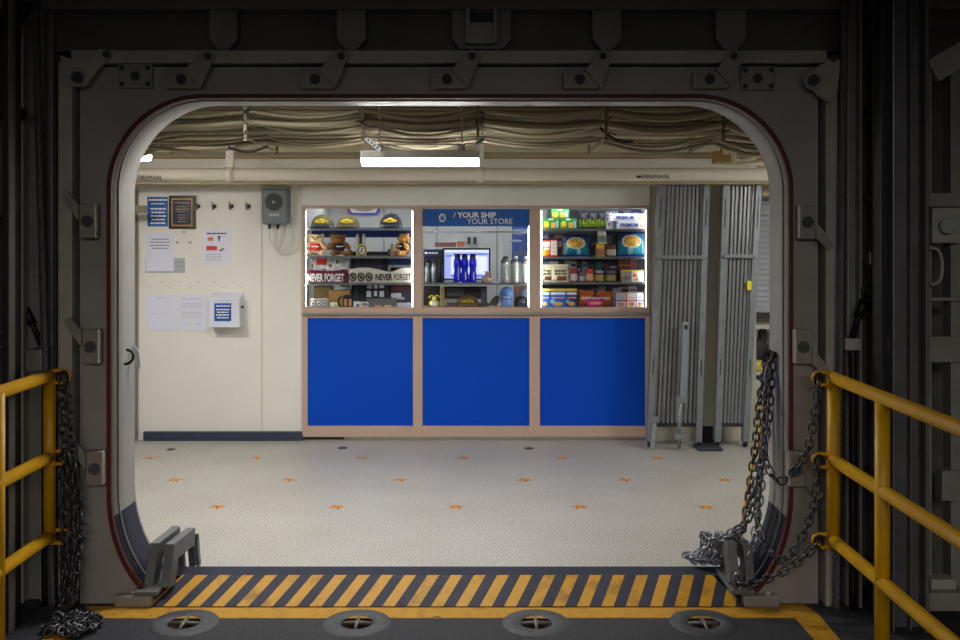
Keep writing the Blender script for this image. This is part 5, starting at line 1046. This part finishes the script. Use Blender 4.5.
P = A((735, 590, 4.33), (738, 575, 4.34), (742, 566, 4.36)); m = MB(); m.tube([at(738+4*math.cos(a), 582+9*math.sin(a), 4.33) for a in [i*math.pi/8 for i in range(16)]], .009, M((130, 130, 132), .35, .7), 8, closed=True); m.cyl(at(740, 584, 4.33), at(757, 584, 4.33), .012, IRON, 10)
tag(m.build('shackle', origin=at(738, 590, 4.33)), 'steel shackle joining the lowest chain to the right bracket', 'shackle')
# ------------------------------------------------------------ hoist ropes, guides and columns in the dark sides
ROPE = M((98, 98, 102), .45, .4, .2, 30)
def wire_rope(a, b_, R_, lb):
    a, b_ = Vector(a), Vector(b_); d = b_-a; L = d.length; d.normalize(); u = d.cross(Vector((0, 1, 0))).normalized(); v = d.cross(u); m = MB(); n = int(L/.018)
    for s in range(5):
        ph = 2*math.pi*s/5; m.tube([a+d*(L*i/n)+u*(R_*.55*math.cos(ph+L*i/n/.13*2*math.pi/1.4))+v*(R_*.55*math.sin(ph+L*i/n/.13*2*math.pi/1.4)) for i in range(n+1)], R_*.48, ROPE, 6)
    tag(m.build('wire_rope', origin=b_), lb, 'rope', 'hoist ropes')
wire_rope(at(35, -20, 4.34), (X(52, 4.34), 4.34, .0), .0175, 'thick twisted wire rope running up the left side of the door frame')
wire_rope(at(845, -20, 4.30), (X(836, 4.30), 4.30, .0), .0175, 'thick twisted wire rope running up the right side of the door frame')
def upright(name, px0, px1, D, dep, mt, lb, cat, z1=3.05, z0=0, px0t=None, px1t=None, parts=()):
    o0 = X(px0, D); t = thing(name, lb, cat, (X((px0+px1)/2, D), D, z0)); m = MB(); m.box(X(px0, D), X(px1, D), D, D+dep, z0, z1, mt); m.build('web', t, bevel=.003)
    for (a, b_, dd, de, mm) in parts: m = MB(); m.box(X(a, D), X(b_, D), D+dd, D+dd+de, z0, z1, mm); m.build('flange', t, bevel=.003)
    return t
SD2 = M((140, 136, 130), .5, 0, .25, 6); SD3 = M((104, 101, 98), .55, 0, .3, 6); COLM = M((104, 104, 108), .42, .2, .35, 5)
upright('guide_rail', 26, 45, 4.42, .06, SD2, 'grey-brown guide rail channel behind the left wire rope', 'rail', parts=((26, 28.5, -.05, .05, STEEL_L), (43, 45.5, -.03, .03, STEEL_L)))
upright('guide_rail', 47, 55.5, 4.44, .05, SD2, 'narrow guide rail strip between the left wire rope and frame flange', 'rail', parts=((53, 55.5, -.03, .03, STEEL),))
t = upright('guide_rail', 845, 858, 4.36, .06, SD2, 'guide rail channel right of the right wire rope', 'rail', parts=((845, 846.5, -.03, .03, STEEL_L), (855.5, 858, -.05, .05, STEEL)))
m = MB(); m.box(X(844, 4.3), X(860, 4.3), 4.28, 4.36, Z(350, 4.3), Z(338, 4.3), STEEL_L); m.build('splice_plate', t, bevel=.004)
t = upright('side_column', 887, 922, 4.1, .16, COLM, 'broad dark steel column behind the right railing', 'column', parts=((887, 889, -.06, .06, M((130, 130, 140), .35, .4)), (907, 909, -.03, .03, STEEL_D), (919, 923, -.06, .06, SD3)))
upright('black_post', 881, 886.5, 4.05, .08, BLACK, 'narrow black post on the left edge of the broad right column', 'post')
upright('black_post', 2, 10, 4.05, .1, BLACK, 'narrow black post at the far left edge, behind the railing', 'post', parts=((10, 12, -.02, .05, SD3),))
# stiffened plate at far left and far right
def stiff(px0, px1, lb, rows, D=4.6):
    t = thing('stiffener_frame', lb, 'frame', at((px0+px1)/2, 400, D)); 
    for py in rows: m = MB(); m.box(X(px0, D), X(px1, D), D-.05, D+.07, Z(py+1.5, D), Z(py-1.5, D), SD3); m.build('cross_rib', t, bevel=.003)
    for px in (px0+1, (px0+px1)/2+2): m = MB(); m.box(X(px, D)-.006, X(px, D)+.006, D-.03, D+.07, 0, 3.0, SD2); m.build('upright_rib', t)
    return t
stiff(-30, 26, 'dark ribbed plating at the far left behind the railing', (60, 210, 332, 346, 450, 505, 560)); stiff(860, 884, 'dark ribbed plating in the narrow bay right of the guide rail', (200, 300, 470, 560))
D = 4.3; t = thing('side_frame', 'pale ladder-like steel frame with brackets at the far right edge', 'frame', at(945, 400, D))
for a, b_ in ((926, 932), (951, 962)): m = MB(); m.box(X(a, D), X(b_, D), D, D+.08, 0, Z(70, D), STEEL); m.build('upright', t, bevel=.003)
m = MB(); m.bar(at(930, 72, D), at(985, 40, D), .11, .06, STEEL_L); m.build('sloping_beam', t, bevel=.004)
for a, b_, c_, d_ in ((926, 975, 193, 207), (926, 975, 336, 362), (940, 975, 470, 500), (926, 975, 297, 301), (926, 975, 235, 240)): m = MB(); m.box(X(a, D), X(b_, D), D-.02, D+.05, Z(d_, D), Z(c_, D), STEEL); m.build('cross_member', t, bevel=.004)
m = MB(); m.box(X(927, D), X(955, D), D-.05, D, Z(243, D), Z(208, D), STEEL_L); m.cyl(at(948, 226, D-.09), at(948, 226, D-.04), .034, M((150, 150, 150), .4), 20); m.build('roller_bracket', t, bevel=.004)
m = MB(); m.tube(smooth(A((929, 248, D-.03), (938, 250, D-.03), (942, 262, D-.03), (940, 280, D-.03), (930, 285, D-.03))), .008, STEEL_L, 8); m.build('grab_handle', t)
m = MB(); m.box(X(918, D), X(956, D), D-.1, D+.02, Z(603, D), Z(585, D), STEEL); m.box(X(925, D), X(950, D), D-.06, D+.02, Z(585, D), Z(575, D), STEEL_L); m.build('foot_block', t, bevel=.006)
# hoses, turnbuckles and pipes
HOSE = M((26, 26, 28), .5)
def pipe(P, r, mt, name, lb, cat): q = [Vector(p) for p in P]; m = MB(); m.tube(smooth(q, 8), r, mt, 10); tag(m.build(name, origin=q[-1]), lb, cat)
pipe(A((862, -5, 4.35), (868, 22, 4.3), (878, 42, 4.3), (879, 62, 4.3), (875, 84, 4.33)), .021, HOSE, 'black_hose', 'black hose curving down at the top right behind the guide rail', 'hose')
c = at(875, 88, 4.33); m = MB(); m.cyl(c+Vector((0, 0, .02)), c-Vector((0, 0, .03)), .016, M((150, 146, 130), .4, .5), 12); tag(m.build('hose_fitting', origin=c), 'small metal fitting at the lower end of the right black hose', 'fitting')
pipe(A((866, 112, 4.35), (876, 112, 4.3), (884, 122, 4.28), (886, 150, 4.28), (885, 230, 4.28)), .024, HOSE, 'black_hose', 'thick black hose arching down beside the broad right column', 'hose')
pipe(A((26, 2, 4.3), (24, 14, 4.3), (14, 26, 4.3), (0, 32, 4.3), (-20, 34, 4.3)), .02, HOSE, 'black_hose', 'black hose curving out of the top left corner', 'hose')
pipe(A((24, 114, 4.3), (12, 113, 4.3), (4, 122, 4.3), (2, 150, 4.3), (3, 220, 4.3)), .026, HOSE, 'black_hose', 'thick black hose arching down at the far left', 'hose')
def turnbuckle(a, b_, lb):
    a, b_ = at(*a), at(*b_); t = thing('turnbuckle', lb, 'turnbuckle', b_); m = MB(); chain([a, a.lerp(b_, .45)], .06, .008, IRON, 0, m); m.build('chain', t)
    m = MB(); m.cyl(a.lerp(b_, .42), b_, .013, IRON, 10); m.cyl(a.lerp(b_, .5), a.lerp(b_, .72), .022, IRON, 10); m.build('screw_rod', t)
turnbuckle((11, 272, 4.45), (41, 345, 4.4), 'turnbuckle and short chain slanting behind the left wire rope'); turnbuckle((876, 262, 4.3), (852, 338, 4.3), 'turnbuckle and short chain slanting behind the right guide rail')
m = MB(); c = at(875, 258, 4.28); m.box(c.x-.025, c.x+.03, 4.28, 4.34, c.z-.03, c.z+.03, M((140, 140, 140), .35, .5)); tag(m.build('anchor_block', origin=c, bevel=.006), 'bright worn anchor block above the right turnbuckle', 'block')
m = MB(); c = at(42, 356, 4.38); m.box(c.x-.04, c.x+.035, 4.3, 4.4, c.z-.06, c.z+.04, SD2); tag(m.build('anchor_block', origin=c, bevel=.006), 'anchor block at the lower end of the left turnbuckle', 'block')
pipe([(X(852, 4.3), 4.3, Z(350, 4.3)), (X(853, 4.3), 4.3, 1.0), (X(853, 4.3), 4.3, .0)], .018, BLACK, 'black_pipe', 'black upright pipe below the splice plate, right of the railing post', 'pipe')
pipe([(X(40, 4.3), 4.35, Z(372, 4.3)), (X(40, 4.3), 4.35, 1.0-.4), (X(40, 4.3), 4.35, .0)], .016, BLACK, 'black_pipe', 'black upright pipe behind the left railing post', 'pipe')
